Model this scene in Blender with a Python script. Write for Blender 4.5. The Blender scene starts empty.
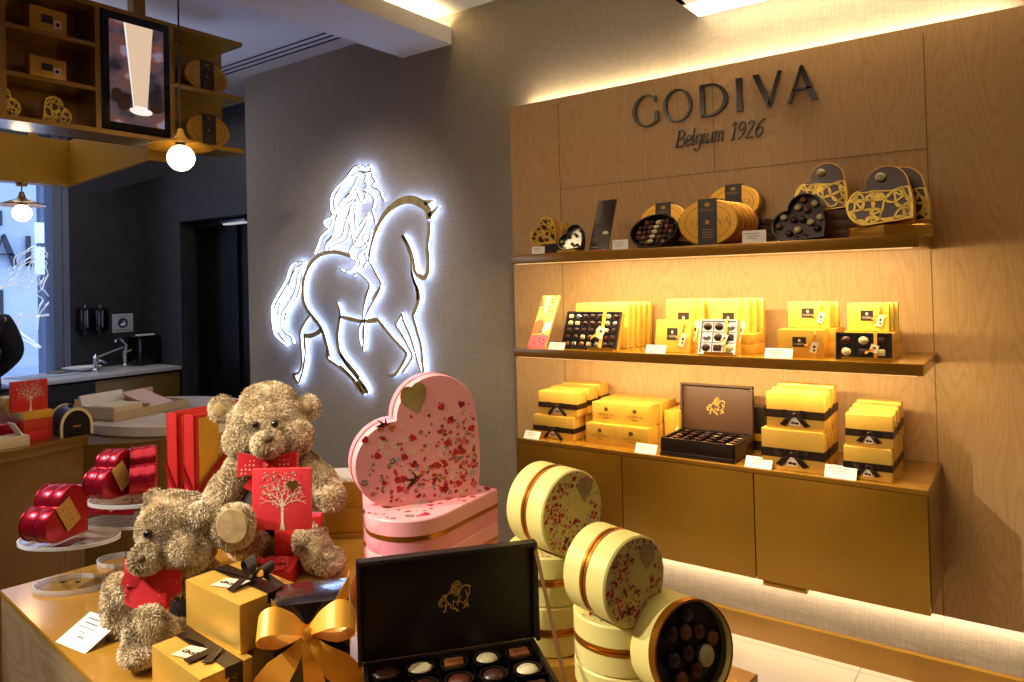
import bpy, bmesh, math, random
from mathutils import Vector, Matrix, noise
random.seed(7)
PI = math.pi; SC = bpy.context.scene; COL = SC.collection; R_ = math.radians
# ------------------------------------------------------------------ camera (solved from the perspective of the room)
FPX, CX, CY, EYE = 729.09, 512.0, 269.42, 1.51
WM = Matrix(((0.80957233, -0.03025299, -0.58624005), (0.58645755, -0.00202921, 0.80997742), (-0.02569384, -0.99954021, 0.0160993)))
def ray(px, py): return WM @ Vector(((px-CX)/FPX, (py-CY)/FPX, 1.0))
def org(v): return Vector((v.x, v.y, v.z+EYE))
def at_y(px, py, y): r = ray(px, py); return org(r*(y/r.y))
def at_x(px, py, x): r = ray(px, py); return org(r*(x/r.x))
def at_z(px, py, z): r = ray(px, py); return org(r*((z-EYE)/r.z))
def at_d(px, py, d): return org(ray(px, py)*d)          # d = distance along the viewing axis
def lin(c):
    return tuple(((v/12.92) if v <= .04045 else ((v+.055)/1.055)**2.4) for v in c)
def hexc(h): return lin((int(h[0:2], 16)/255, int(h[2:4], 16)/255, int(h[4:6], 16)/255))
# ------------------------------------------------------------------ materials
def mat(name, col, rough=.5, metal=0., emit=None, es=0., spec=.5, trans=0., ior=1.45, coat=0., sheen=0.):
    m = bpy.data.materials.new(name); m.use_nodes = True; b = m.node_tree.nodes['Principled BSDF']
    if isinstance(col, str): col = hexc(col)
    b.inputs['Base Color'].default_value = (*col, 1); b.inputs['Roughness'].default_value = rough
    b.inputs['Metallic'].default_value = metal; b.inputs['Specular IOR Level'].default_value = spec
    b.inputs['Transmission Weight'].default_value = trans; b.inputs['IOR'].default_value = ior
    b.inputs['Coat Weight'].default_value = coat; b.inputs['Sheen Weight'].default_value = sheen
    if emit is not None:
        if isinstance(emit, str): emit = hexc(emit)
        b.inputs['Emission Color'].default_value = (*emit, 1); b.inputs['Emission Strength'].default_value = es
    return m
def nd(m, t, **kw):
    n = m.node_tree.nodes.new(t)
    for k, v in kw.items():
        if k in n.inputs: n.inputs[k].default_value = v
        else: setattr(n, k, v)
    return n
def lk(m, a, b): m.node_tree.links.new(a, b)
def mapped(m, scale, rot=(0, 0, 0), coord='Object'):
    tc = nd(m, 'ShaderNodeTexCoord'); mp = nd(m, 'ShaderNodeMapping'); mp.inputs['Scale'].default_value = scale; mp.inputs['Rotation'].default_value = rot
    lk(m, tc.outputs[coord], mp.inputs['Vector']); return mp.outputs['Vector']
def ramp(m, fac, stops):
    r = nd(m, 'ShaderNodeValToRGB'); e = r.color_ramp.elements
    while len(e) < len(stops): e.new(.5)
    for i, (p, c) in enumerate(stops):
        e[i].position = p; e[i].color = (*(hexc(c) if isinstance(c, str) else c), 1)
    lk(m, fac, r.inputs['Fac']); return r.outputs['Color']
def bsdf(m): return m.node_tree.nodes['Principled BSDF']
def bump(m, h, s=.3, d=.01):
    b = nd(m, 'ShaderNodeBump'); b.inputs['Strength'].default_value = s; b.inputs['Distance'].default_value = d
    lk(m, h, b.inputs['Height']); lk(m, b.outputs['Normal'], bsdf(m).inputs['Normal'])
def noisy(name, c1, c2, scale, rough=.5, metal=0., bs=0., detail=4, stretch=(1, 1, 1), **kw):
    m = mat(name, c1, rough, metal, **kw); v = mapped(m, tuple(scale*s for s in stretch))
    n = nd(m, 'ShaderNodeTexNoise', Scale=1.0, Detail=detail); lk(m, v, n.inputs['Vector'])
    lk(m, ramp(m, n.outputs['Fac'], [(.35, c1), (.65, c2)]), bsdf(m).inputs['Base Color'])
    if bs: bump(m, n.outputs['Fac'], bs, .003)
    return m
M = {}
def linen(name, c1, c2, s=1.0):
    m = mat(name, c1, .85, spec=.2); v = mapped(m, (1, 1, 1))
    a = nd(m, 'ShaderNodeTexNoise', Scale=1.0, Detail=3.); mp = nd(m, 'ShaderNodeMapping'); mp.inputs['Scale'].default_value = (14*s, 14*s, 330*s); lk(m, v, mp.inputs['Vector']); lk(m, mp.outputs['Vector'], a.inputs['Vector'])
    b = nd(m, 'ShaderNodeTexNoise', Scale=1.0, Detail=3.); mq = nd(m, 'ShaderNodeMapping'); mq.inputs['Scale'].default_value = (330*s, 330*s, 14*s); lk(m, v, mq.inputs['Vector']); lk(m, mq.outputs['Vector'], b.inputs['Vector'])
    ad = nd(m, 'ShaderNodeMath', operation='ADD'); lk(m, a.outputs['Fac'], ad.inputs[0]); lk(m, b.outputs['Fac'], ad.inputs[1])
    mu = nd(m, 'ShaderNodeMath', operation='MULTIPLY'); mu.inputs[1].default_value = .5; lk(m, ad.outputs[0], mu.inputs[0])
    lk(m, ramp(m, mu.outputs[0], [(.36, c1), (.64, c2)]), bsdf(m).inputs['Base Color']); bump(m, mu.outputs[0], .5, .003)
    return m
M['linen'] = linen('linen_wallcovering', '857a6c', '9d9181')
M['linen_light'] = linen('light_linen_wallcovering', '8f8474', 'b9ad99')
def wood(name, cs, grain=(1, 1, 1), rot=(0, 0, 0), rough=.4, dist=6., sc=2.):
    m = mat(name, cs[0], rough, spec=.35); v = mapped(m, grain, rot)
    n0 = nd(m, 'ShaderNodeTexNoise', Scale=1.1, Detail=1.5); lk(m, v, n0.inputs['Vector'])
    w = nd(m, 'ShaderNodeMath', operation='MULTIPLY'); w.inputs[1].default_value = 15.*sc/2; lk(m, n0.outputs['Fac'], w.inputs[0])
    f = nd(m, 'ShaderNodeMath', operation='PINGPONG'); f.inputs[1].default_value = .5; lk(m, w.outputs[0], f.inputs[0])
    n1 = nd(m, 'ShaderNodeTexNoise', Scale=30., Detail=4.); lk(m, v, n1.inputs['Vector'])
    ma = nd(m, 'ShaderNodeMath', operation='MULTIPLY_ADD'); ma.inputs[1].default_value = .9; lk(m, f.outputs[0], ma.inputs[0])
    h = nd(m, 'ShaderNodeMath', operation='MULTIPLY'); h.inputs[1].default_value = .55; lk(m, n1.outputs['Fac'], h.inputs[0]); lk(m, h.outputs[0], ma.inputs[2])
    lk(m, ramp(m, ma.outputs[0], [(.15, cs[0]), (.38, cs[1]), (.85, cs[2])]), bsdf(m).inputs['Base Color'])
    return m
M['maple'] = wood('pale_maple_veneer', ('a5824f', 'b59060', 'bd996b'), (6.5, 6.5, 1.0), sc=3.4)
M['table_wood'] = wood('grey_brown_veneer', ('6e5a40', '7e694c', '8a7455'), (1.2, 6, 6), rough=.5)
def lacquer(name, c1, c2, rough=.22, metal=.35, coat=.4):
    m = noisy(name, c1, c2, 3., rough, metal, coat=coat); bsdf(m).inputs['Coat Roughness'].default_value = .12; return m
M['gold_lacquer'] = lacquer('dark_gold_lacquer', '8c6416', '966c1c')
M['gold_shelf'] = lacquer('gold_shelf_lacquer', '9a6c1e', 'a37424')
M['ochre'] = lacquer('ochre_lacquer', 'aa7814', 'b47e18', rough=.35, metal=.1, coat=.1)
M['table_gold'] = lacquer('amber_gold_lacquer', 'b0802c', 'b88834', rough=.14, metal=.25)
M['olive'] = lacquer('olive_gold_lacquer', '6e5414', '76591a', rough=.4, metal=.2, coat=.1)
M['counter'] = lacquer('counter_gold_lacquer', '6c4c14', '745218', rough=.3, metal=.3)
M['white'] = mat('white_paint', 'b9b6b4', .7)
M['ceil'] = mat('ceiling_paint', 'b4b2b4', .8)
M['black'] = mat('black_plastic', '0b0b0d', .35)
M['blackgloss'] = mat('black_gloss', '08080a', .12)
M['dark_stone'] = noisy('dark_stone_tile', '202022', '2b2b2d', 9., .55, bs=.2)
M['slot'] = mat('dark_slot', '17171a', .7)
M['frame'] = mat('blue_grey_window_frame', '5b6478', .45)
M['marble'] = noisy('pale_marble', 'b7ac9c', 'd5ccbd', 4., .25)
M['chrome'] = mat('chrome', 'c8c8cc', .12, 1.)
M['steel'] = mat('brushed_steel', '9c9a96', .3, 1.)
M['floor'] = None
def tile():
    m = mat('beige_floor_tile', 'b6a68e', .35); v = mapped(m, (1, 1, 1))
    b = nd(m, 'ShaderNodeTexBrick'); b.offset = .0; b.inputs['Scale'].default_value = 1.; b.inputs['Brick Width'].default_value = .6; b.inputs['Row Height'].default_value = .6; b.inputs['Mortar Size'].default_value = .0022
    b.inputs['Color1'].default_value = (*hexc('bcae98'), 1); b.inputs['Color2'].default_value = (*hexc('b8a993'), 1); b.inputs['Mortar'].default_value = (*hexc('7c705f'), 1)
    lk(m, v, b.inputs['Vector']); lk(m, b.outputs['Color'], bsdf(m).inputs['Base Color']); return m
M['floor'] = tile()
# product materials
M['gold_paper'] = noisy('gold_foil_paper', 'e0b048', 'e8ba54', 12., .33, .45, bs=.12)
M['gold_box'] = noisy('gold_card', 'dcaa40', 'e4b44a', 30., .36, .4)
M['yellow_gold'] = noisy('bright_gold_card', 'e4be48', 'ecc656', 30., .34, .3)
M['gold_trim'] = mat('gold_ribbon', 'b8741e', .28, .8)
M['gold_satin'] = mat('gold_satin', 'e8a62c', .38, .1, sheen=.2)
M['goldleaf'] = noisy('brushed_gold_leaf', '9a8550', 'b39d66', 25., .42, .3)
M['gold_tin'] = mat('gold_tin', 'c79232', .3, .55)
M['brown_rib'] = mat('brown_satin_ribbon', '25150c', .35)
M['brown_board'] = mat('dark_brown_board', '2a1a12', .45)
M['dk_brown'] = mat('dark_brown_leatherette', '1d120c', .35, coat=.2)
M['brown_lid'] = mat('brown_suede_board', '4a3122', .5)
M['choc'] = noisy('dark_chocolate', '2a140a', '3b1e10', 60., .35)
M['choc_red'] = mat('glossy_brown_chocolate', '4a2112', .3)
M['choc_milk'] = noisy('milk_chocolate', '63391c', '7c4a26', 60., .4)
M['choc_white'] = mat('white_chocolate', 'd9caa0', .4)
M['choc_caramel'] = mat('pale_ivory_chocolate', 'c2b68c', .35)

M['silver'] = mat('silver_foil', 'c9c9c6', .22, .9)
M['red_tin'] = mat('metallic_red_tin', 'a0142c', .27, .65, coat=.2)
M['red_box'] = mat('red_card', 'c92a26', .45)
M['red_orange'] = mat('orange_red_card', 'c23a18', .45)
M['red_sat'] = mat('red_satin', 'c4121c', .35, sheen=.3)
M['red_dk'] = mat('dark_red_ribbon', '8f0c12', .4)
M['pink'] = mat('pink_card', 'e2909a', .45)
M['pink_face'] = mat('pale_pink_card', 'eba3a6', .45)
M['yellow_can'] = mat('pale_yellow_card', 'd9cb78', .38)
M['yellow_face'] = mat('soft_yellow_card', 'c9c27c', .45)
M['card'] = mat('white_card', 'e6e2da', .6)
M['cream'] = mat('cream_card', 'd8c9a0', .6)
M['ink'] = mat('grey_ink', '77736c', .6)
M['dark_ink'] = mat('dark_brown_ink', '2b1a12', .5)
M['letter'] = mat('dark_bronze_letter', '1a0f08', .2, .15)
def clear(name, col, tint, refl):
    m = bpy.data.materials.new(name); m.use_nodes = True; nt = m.node_tree; nt.nodes.remove(nt.nodes['Principled BSDF']); out = nt.nodes['Material Output']
    tr = nt.nodes.new('ShaderNodeBsdfTransparent'); tr.inputs[0].default_value = (*tint, 1); gl = nt.nodes.new('ShaderNodeBsdfGlossy'); gl.inputs['Roughness'].default_value = .04; gl.inputs[0].default_value = (*col, 1)
    mx = nt.nodes.new('ShaderNodeMixShader'); lw = nt.nodes.new('ShaderNodeLayerWeight'); lw.inputs['Blend'].default_value = refl
    nt.links.new(lw.outputs['Fresnel'], mx.inputs[0]); nt.links.new(tr.outputs[0], mx.inputs[1]); nt.links.new(gl.outputs[0], mx.inputs[2]); nt.links.new(mx.outputs[0], out.inputs['Surface']); return m
M['acrylic'] = clear('clear_acrylic', (1, 1, 1), (.97, .98, .985), .10)
M['acrylic_edge'] = mat('acrylic_rim_highlight', 'f2f6fa', .12); bsdf(M['acrylic_edge']).inputs['Alpha'].default_value = .42  # half-clear white colour stands in for highlights along the acrylic rims
M['plastic_film'] = clear('clear_window_film', (1, 1, 1), (.97, .97, .97), .12)
M['glass'] = mat('window_glass', 'ffffff', .0, trans=1., ior=1.02, spec=.2)
M['pr_red'] = mat('red_print', 'b8202e', .5); M['pr_dred'] = mat('crimson_print', '8c1626', .5); M['pr_pink'] = mat('rose_print', 'd8606e', .5)
M['pr_blue'] = mat('pale_blue_print', '8fa6b4', .5); M['pr_green'] = mat('green_print', '4e6a48', .5); M['pr_cream'] = mat('cream_print', 'e2cfae', .5)
M['pr_orange'] = mat('orange_print', 'c46a3c', .5); M['pr_gold'] = mat('gold_foil_print', '8a6a30', .35, .8)
M['fur_eye'] = mat('dark_bear_eye', '14100c', .15)
M['vest'] = noisy('dark_felt', '2c2722', '3a332c', 60., .9)
M['sole'] = noisy('tan_suede_pad', '9c8458', 'b09868', 60., .9)
def bow_dots():
    m = mat('red_dotted_satin', 'c4121c', .4, sheen=.3); v = mapped(m, (95, 95, 95)); w = nd(m, 'ShaderNodeTexVoronoi', Scale=1.); w.inputs['Randomness'].default_value = .15
    lk(m, v, w.inputs['Vector']); lk(m, ramp(m, w.outputs['Distance'], [(.2, 'e8b0a0'), (.24, 'bf1119')]), bsdf(m).inputs['Base Color']); return m
M['dots'] = bow_dots()
def script_card():
    m = mat('gold_script_card', 'c9a24a', .45, .2); v = mapped(m, (260, 260, 420)); w = nd(m, 'ShaderNodeTexNoise', Scale=1., Detail=2.)
    lk(m, v, w.inputs['Vector']); lk(m, ramp(m, w.outputs['Fac'], [(.44, '8e6c2a'), (.54, 'dcb868')]), bsdf(m).inputs['Base Color']); return m
M['script'] = script_card()
# ------------------------------------------------------------------ mesh builder
class MB:
    def __init__(s): s.v = []; s.f = []; s.m = []; s.cur = 0; s.mats = []
    def use(s, m):
        if m not in s.mats: s.mats.append(m)
        s.cur = s.mats.index(m); return s
    def add(s, vs, fs, T=None):
        o = len(s.v)
        s.v += [tuple(T @ Vector(p)) if T is not None else tuple(p) for p in vs]
        s.f += [tuple(i+o for i in f) for f in fs]; s.m += [s.cur]*len(fs); return s
    def box(s, c, d, T=None, b=0.):
        x, y, z = c; w, h, k = d[0]/2, d[1]/2, d[2]/2
        if b <= 0:
            vs = [(x+i*w, y+j*h, z+l*k) for i in (-1, 1) for j in (-1, 1) for l in (-1, 1)]
            return s.add(vs, [(0, 1, 3, 2), (4, 6, 7, 5), (0, 4, 5, 1), (2, 3, 7, 6), (0, 2, 6, 4), (1, 5, 7, 3)], T)
        bm = bmesh.new(); bmesh.ops.create_cube(bm, size=1.); 
        for v in bm.verts: v.co = Vector((v.co.x*2*w, v.co.y*2*h, v.co.z*2*k))
        bmesh.ops.bevel(bm, geom=bm.edges[:], offset=min(b, w*.9, h*.9, k*.9), segments=2, affect='EDGES', profile=.6)
        bm.verts.index_update(); s.add([(v.co.x+x, v.co.y+y, v.co.z+z) for v in bm.verts], [tuple(v.index for v in f.verts) for f in bm.faces], T); bm.free(); return s
    def prism(s, pts, z0, z1, T=None, b=0.):
        # outline in local xy extruded along z, optional small chamfer
        n = len(pts); cx = sum(p[0] for p in pts)/n; cy = sum(p[1] for p in pts)/n
        if b > 0:
            rad = max(math.hypot(p[0]-cx, p[1]-cy) for p in pts); k = 1-b/rad
            ins = [(cx+(p[0]-cx)*k, cy+(p[1]-cy)*k) for p in pts]
            rings = [(ins, z0), (pts, z0+b), (pts, z1-b), (ins, z1)]
        else: rings = [(pts, z0), (pts, z1)]
        vs = [(p[0], p[1], z) for r, z in rings for p in r]; fs = []
        for r in range(len(rings)-1):
            for i in range(n): j = (i+1) % n; fs.append((r*n+i, r*n+j, (r+1)*n+j, (r+1)*n+i))
        fs.append(tuple(range(n))[::-1]); fs.append(tuple((len(rings)-1)*n+i for i in range(n)))
        return s.add(vs, fs, T)
    def ringprism(s, outer, inner, z0, z1, T=None):
        n = len(outer); vs = [(p[0], p[1], z) for L, z in ((outer, z0), (outer, z1), (inner, z0), (inner, z1)) for p in L]; fs = []
        for i in range(n):
            j = (i+1) % n
            fs += [(i, j, n+j, n+i), (2*n+j, 2*n+i, 3*n+i, 3*n+j), (n+i, n+j, 3*n+j, 3*n+i), (j, i, 2*n+i, 2*n+j)]
        return s.add(vs, fs, T)
    def lathe(s, prof, seg=32, T=None, cap=True):
        vs = []; fs = []; n = len(prof)
        for i in range(seg):
            a = 2*PI*i/seg; vs += [(r*math.cos(a), r*math.sin(a), z) for r, z in prof]
        for i in range(seg):
            j = (i+1) % seg
            for k in range(n-1): fs.append((i*n+k, j*n+k, j*n+k+1, i*n+k+1))
        if cap:
            if prof[0][0] > 1e-6: fs.append(tuple(i*n for i in range(seg))[::-1])
            if prof[-1][0] > 1e-6: fs.append(tuple(i*n+n-1 for i in range(seg)))
        return s.add(vs, fs, T)
    def ball(s, c, r, T=None, u=16, w=10, rot=None):
        r = (r, r, r) if not hasattr(r, '__len__') else r; vs = [(0, 0, 1)]; fs = []
        for k in range(1, w):
            t = PI*k/w; vs += [(math.sin(t)*math.cos(2*PI*i/u), math.sin(t)*math.sin(2*PI*i/u), math.cos(t)) for i in range(u)]
        vs.append((0, 0, -1)); L = len(vs)-1
        for i in range(u):
            j = (i+1) % u; fs.append((0, 1+i, 1+j)); fs.append((L, 1+(w-2)*u+j, 1+(w-2)*u+i))
            for k in range(w-2): fs.append((1+k*u+i, 1+(k+1)*u+i, 1+(k+1)*u+j, 1+k*u+j))
        vs = [Vector((p[0]*r[0], p[1]*r[1], p[2]*r[2])) for p in vs]
        if rot is not None: vs = [rot @ p for p in vs]
        return s.add([(p.x+c[0], p.y+c[1], p.z+c[2]) for p in vs], fs, T)
    def tube(s, pts, rad, seg=10, T=None, cap=True):
        pts = [Vector(p) for p in pts]; n = len(pts); rr = rad if hasattr(rad, '__len__') else [rad]*n; vs = []; fs = []
        t0 = (pts[1]-pts[0]).normalized(); up = Vector((0, 0, 1)) if abs(t0.z) < .9 else Vector((1, 0, 0)); a = t0.cross(up).normalized()
        for i, p in enumerate(pts):
            t = (pts[min(i+1, n-1)]-pts[max(i-1, 0)]).normalized(); a = (a-t*a.dot(t)).normalized(); b = t.cross(a)
            vs += [p+(a*math.cos(2*PI*k/seg)+b*math.sin(2*PI*k/seg))*rr[i] for k in range(seg)]
        for i in range(n-1):
            for k in range(seg): j = (k+1) % seg; fs.append((i*seg+k, i*seg+j, (i+1)*seg+j, (i+1)*seg+k))
        if cap: fs.append(tuple(range(seg))[::-1]); fs.append(tuple((n-1)*seg+k for k in range(seg)))
        return s.add(vs, fs, T)
    def strip(s, pts, wv, th=.0006, T=None):
        # ribbon: centre points and half-width vectors
        pts = [Vector(p) for p in pts]; n = len(pts); wv = [Vector(w) for w in (wv if isinstance(wv, list) else [wv]*n)]; vs = []; fs = []
        for i in range(n):
            t = (pts[min(i+1, n-1)]-pts[max(i-1, 0)]); nn = t.cross(wv[i]); nn = nn.normalized()*th if nn.length > 1e-9 else Vector((0, 0, th))
            vs += [pts[i]+wv[i]+nn, pts[i]-wv[i]+nn, pts[i]-wv[i]-nn, pts[i]+wv[i]-nn]
        for i in range(n-1):
            for k in range(4): j = (k+1) % 4; fs.append((4*i+k, 4*i+j, 4*i+4+j, 4*i+4+k))
        fs += [(3, 2, 1, 0), (4*n-4, 4*n-3, 4*n-2, 4*n-1)]
        return s.add(vs, fs, T)
    def build(s, name, m=None, parent=None, smooth=True, ang=35, loc=None, rot=None):
        me = bpy.data.meshes.new(name); me.from_pydata([tuple(v) for v in s.v], [], s.f)
        mm = s.mats if s.mats else [m]
        for x in mm: me.materials.append(M[x] if isinstance(x, str) else x)
        if s.mats: me.polygons.foreach_set('material_index', s.m)
        bm = bmesh.new(); bm.from_mesh(me); bmesh.ops.recalc_face_normals(bm, faces=bm.faces[:])
        if smooth:
            for f in bm.faces: f.smooth = True
            la = R_(ang)
            for e in bm.edges:
                if len(e.link_faces) == 2 and e.calc_face_angle(0) > la: e.smooth = False
        bm.to_mesh(me); bm.free(); me.update()
        o = bpy.data.objects.new(name, me); COL.objects.link(o)
        if parent is not None: o.parent = parent
        if loc is not None: o.location = loc
        if rot is not None: o.rotation_euler = rot
        return o
def tag(o, label=None, cat=None, group=None, kind=None):
    if label: o['label'] = label
    if cat: o['category'] = cat
    if group: o['group'] = group
    if kind: o['kind'] = kind
    return o
def thing(name, label, cat, loc=(0, 0, 0), rz=0., group=None, tilt=0.):
    o = bpy.data.objects.new(name, None); COL.objects.link(o); o.location = loc; o.rotation_euler = (tilt, 0, rz); o.empty_display_size = .02
    return tag(o, label, cat, group)
def struct(name, mb, m=None, smooth=False): return tag(mb.build(name, m, smooth=smooth), kind='structure')
def dup(root, loc, rz=None, label=None, group=None, tilt=None):
    def rec(o, par):
        c = o.copy(); COL.objects.link(c)
        if par is not None: c.parent = par
        for k in list(o.children): rec(k, c)
        return c
    r = rec(root, None); r.location = loc
    e = list(r.rotation_euler)
    if rz is not None: e[2] = rz
    if tilt is not None: e[0] = tilt
    r.rotation_euler = e
    if label: r['label'] = label
    if group: r['group'] = group
    return r
def ell(a, b, n=48, c=(0, 0)): return [(c[0]+a*math.cos(2*PI*i/n), c[1]+b*math.sin(2*PI*i/n)) for i in range(n)]
def heart(a, n=14, rot=0., bulge=.05):
    # square of side a with two half discs; tip at the origin when rot = 0 the flat lower side lies along -x, the other along +y
    P = [(0, 0)]
    for i in range(1, 6): t = i/6; P.append((0+bulge*a*math.sin(PI*t), a*t))
    for i in range(n+1): t = PI*i/n; P.append((-a/2+a/2*math.cos(t), a+a/2*math.sin(t)))
    for i in range(n+1): t = PI/2+PI*i/n; P.append((-a+a/2*math.cos(t), a/2+a/2*math.sin(t)))
    for i in range(1, 6): t = i/6; P.append((-a+a*t, -bulge*a*math.sin(PI*t)*.0))
    # remove near-duplicates
    Q = [P[0]]
    for p in P[1:]:
        if math.hypot(p[0]-Q[-1][0], p[1]-Q[-1][1]) > a*.01: Q.append(p)
    c, s = math.cos(rot), math.sin(rot)
    return [(x*c-y*s, x*s+y*c) for x, y in Q]
def inset(pts, k, c=None):
    if c is None: c = (sum(p[0] for p in pts)/len(pts), sum(p[1] for p in pts)/len(pts))
    return [(c[0]+(p[0]-c[0])*k, c[1]+(p[1]-c[1])*k) for p in pts]
def inside(p, poly):
    x, y = p; r = False; j = len(poly)-1
    for i in range(len(poly)):
        a, b = poly[i], poly[j]
        if (a[1] > y) != (b[1] > y) and x < (b[0]-a[0])*(y-a[1])/(b[1]-a[1])+a[0]: r = not r
        j = i
    return r
UP = Matrix(((1, 0, 0, 0), (0, 0, -1, 0), (0, 1, 0, 0), (0, 0, 0, 1)))   # local xy -> xz, prism depth along -y
def TR(x, y, z, rx=0, ry=0, rz=0): return Matrix.Translation((x, y, z)) @ Matrix.Rotation(rz, 4, 'Z') @ Matrix.Rotation(ry, 4, 'Y') @ Matrix.Rotation(rx, 4, 'X')
# ------------------------------------------------------------------ lettering
def ringarc(mb, c, ro, ri, a0, a1, off, z0, z1, T, n=26):
    P = []; Q = []
    for i in range(n+1):
        a = a0+(a1-a0)*i/n; P.append((c[0]+ro[0]*math.cos(a), c[1]+ro[1]*math.sin(a))); Q.append((c[0]+off[0]+ri[0]*math.cos(a), c[1]+off[1]+ri[1]*math.sin(a)))
    for i in range(n): mb.prism([P[i], P[i+1], Q[i+1], Q[i]], z0, z1, T)
def caps(mb, x0, h, T, z0=0., z1=.004, text='GODIVA', gap=1.):
    """flared Roman capitals, h = cap height, local xy of T; returns the end x"""
    x = x0
    for ch in text:
        P = lambda *p: mb.prism([(x+a*h, b*h) for a, b in p], z0, z1, T)
        if ch == 'G':
            ringarc(mb, (x+.5*h, .5*h), (.5*h, .52*h), (.4*h, .48*h), R_(48), R_(312), (.02*h, 0), z0, z1, T)
            P((.79, .06), (.93, .14), (.93, .44), (.79, .44)); P((.79, .74), (.87, .7), (.87, .96), (.82, .9)); x += 1.1*h*gap
        elif ch == 'O':
            ringarc(mb, (x+.5*h, .5*h), (.5*h, .52*h), (.385*h, .475*h), 0, 2*PI, (0, 0), z0, z1, T, 40); x += 1.25*h*gap
        elif ch == 'D':
            P((.02, 0), (.17, .03), (.16, .97), (.02, 1)); ringarc(mb, (x+.3*h, .5*h), (.62*h, .5*h), (.48*h, .44*h), -PI/2, PI/2, (0, 0), z0, z1, T)
            P((.1, 1), (.1, .94), (.31, .94), (.31, 1)); P((.1, .06), (.1, 0), (.31, 0), (.31, .06)); x += 1.18*h*gap
        elif ch == 'I':
            P((0, 0), (.2, 0), (.175, .5), (.2, 1), (0, 1), (.025, .5)); x += .52*h*gap
        elif ch == 'V':
            P((0, 1), (.19, 1), (.52, .14), (.48, 0), (.42, 0)); P((.76, 1), (.86, 1), (.5, 0), (.44, .1)); x += 1.0*h*gap
        elif ch == 'A':
            P((0, 0), (.1, 0), (.42, .92), (.4, 1)); P((.36, .96), (.42, 1.04), (.47, 1.04), (.86, 0), (.67, 0)); P((.14, .34), (.7, .34), (.68, .4), (.16, .4)); x += .95*h*gap
        else: x += .5*h
    return x
def pen(mb, x0, y0, h, T, txt, z0=0., z1=.004, nib=.058, slant=.22):
    G = {'B': (1.0, [[(0, 0), (.05, 1.6)], [(-.1, 1.58), (.5, 1.6), (.75, 1.25), (.5, .87), (.05, .85)], [(.5, .87), (.85, .6), (.8, .15), (.45, 0), (-.12, 0)]]),
         'e': (.72, [[(.05, .5), (.6, .6), (.55, .92), (.3, 1), (.05, .75), (0, .4), (.15, .05), (.4, 0), (.62, .2)]]),
         'l': (.4, [[(.1, 1.7), (.1, .2), (.2, 0), (.32, .07)]]),
         'g': (.82, [[(.62, .9), (.3, 1), (.05, .75), (.05, .35), (.25, .1), (.5, .25), (.62, .6)], [(.66, 1), (.62, -.2), (.4, -.6), (.1, -.55), (0, -.38)]]),
         'i': (.42, [[(.1, 1), (.1, .2), (.2, 0), (.32, .1)], [(.12, 1.35), (.16, 1.42)]]),
         'u': (.9, [[(.05, 1), (.05, .25), (.2, 0), (.45, .2), (.62, .6)], [(.64, 1), (.62, .15), (.7, 0), (.82, .1)]]),
         'm': (1.2, [[(.02, .95), (.08, 1), (.05, 0)], [(.06, .65), (.3, 1), (.46, .85), (.45, 0)], [(.46, .65), (.7, 1), (.88, .85), (.88, .15), (1., .02)]]),
         '1': (.75, [[(.1, 1.35), (.38, 1.62), (.36, 0)], [(.15, 0), (.55, 0)]]),
         '9': (.95, [[(.75, 1.1), (.6, 1.55), (.3, 1.6), (.08, 1.3), (.1, .95), (.35, .8), (.65, .95), (.75, 1.2), (.7, .6), (.5, .2), (.15, 0)]]),
         '2': (.95, [[(.1, 1.3), (.3, 1.6), (.62, 1.5), (.65, 1.15), (.4, .65), (.05, .02), (.75, .03)]]),
         '6': (.95, [[(.75, 1.6), (.35, 1.3), (.1, .8), (.08, .3), (.3, 0), (.6, .08), (.75, .5), (.6, .85), (.35, .85), (.1, .6)]]),
         ' ': (.55, [])}
    nv = Vector((math.cos(R_(35)), math.sin(R_(35))))*nib*h; x = x0
    for ch in txt:
        wd, st = G[ch]
        for s in st:
            q = []
            for i in range(len(s)-1):      # Catmull-Rom smoothing
                p0 = s[max(i-1, 0)]; p1 = s[i]; p2 = s[i+1]; p3 = s[min(i+2, len(s)-1)]
                for k in range(4):
                    t = k/4; q.append(tuple(.5*((2*p1[a])+(-p0[a]+p2[a])*t+(2*p0[a]-5*p1[a]+4*p2[a]-p3[a])*t*t+(-p0[a]+3*p1[a]-3*p2[a]+p3[a])*t**3) for a in (0, 1)))
            q.append(s[-1]); w = [Vector((x+(a+slant*b)*h, y0+b*h)) for a, b in q]
            for i in range(len(w)-1):
                d = (w[i+1]-w[i]); nn = Vector((-d.y, d.x)).normalized()*nib*h*.28; nn2 = nv if nv.dot(nn) > 0 else -nv; v = nn2+nn
                mb.prism([tuple(w[i]+v), tuple(w[i]-v), tuple(w[i+1]-v), tuple(w[i+1]+v)], z0, z1, T)
        x += wd*h
    return x
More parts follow.
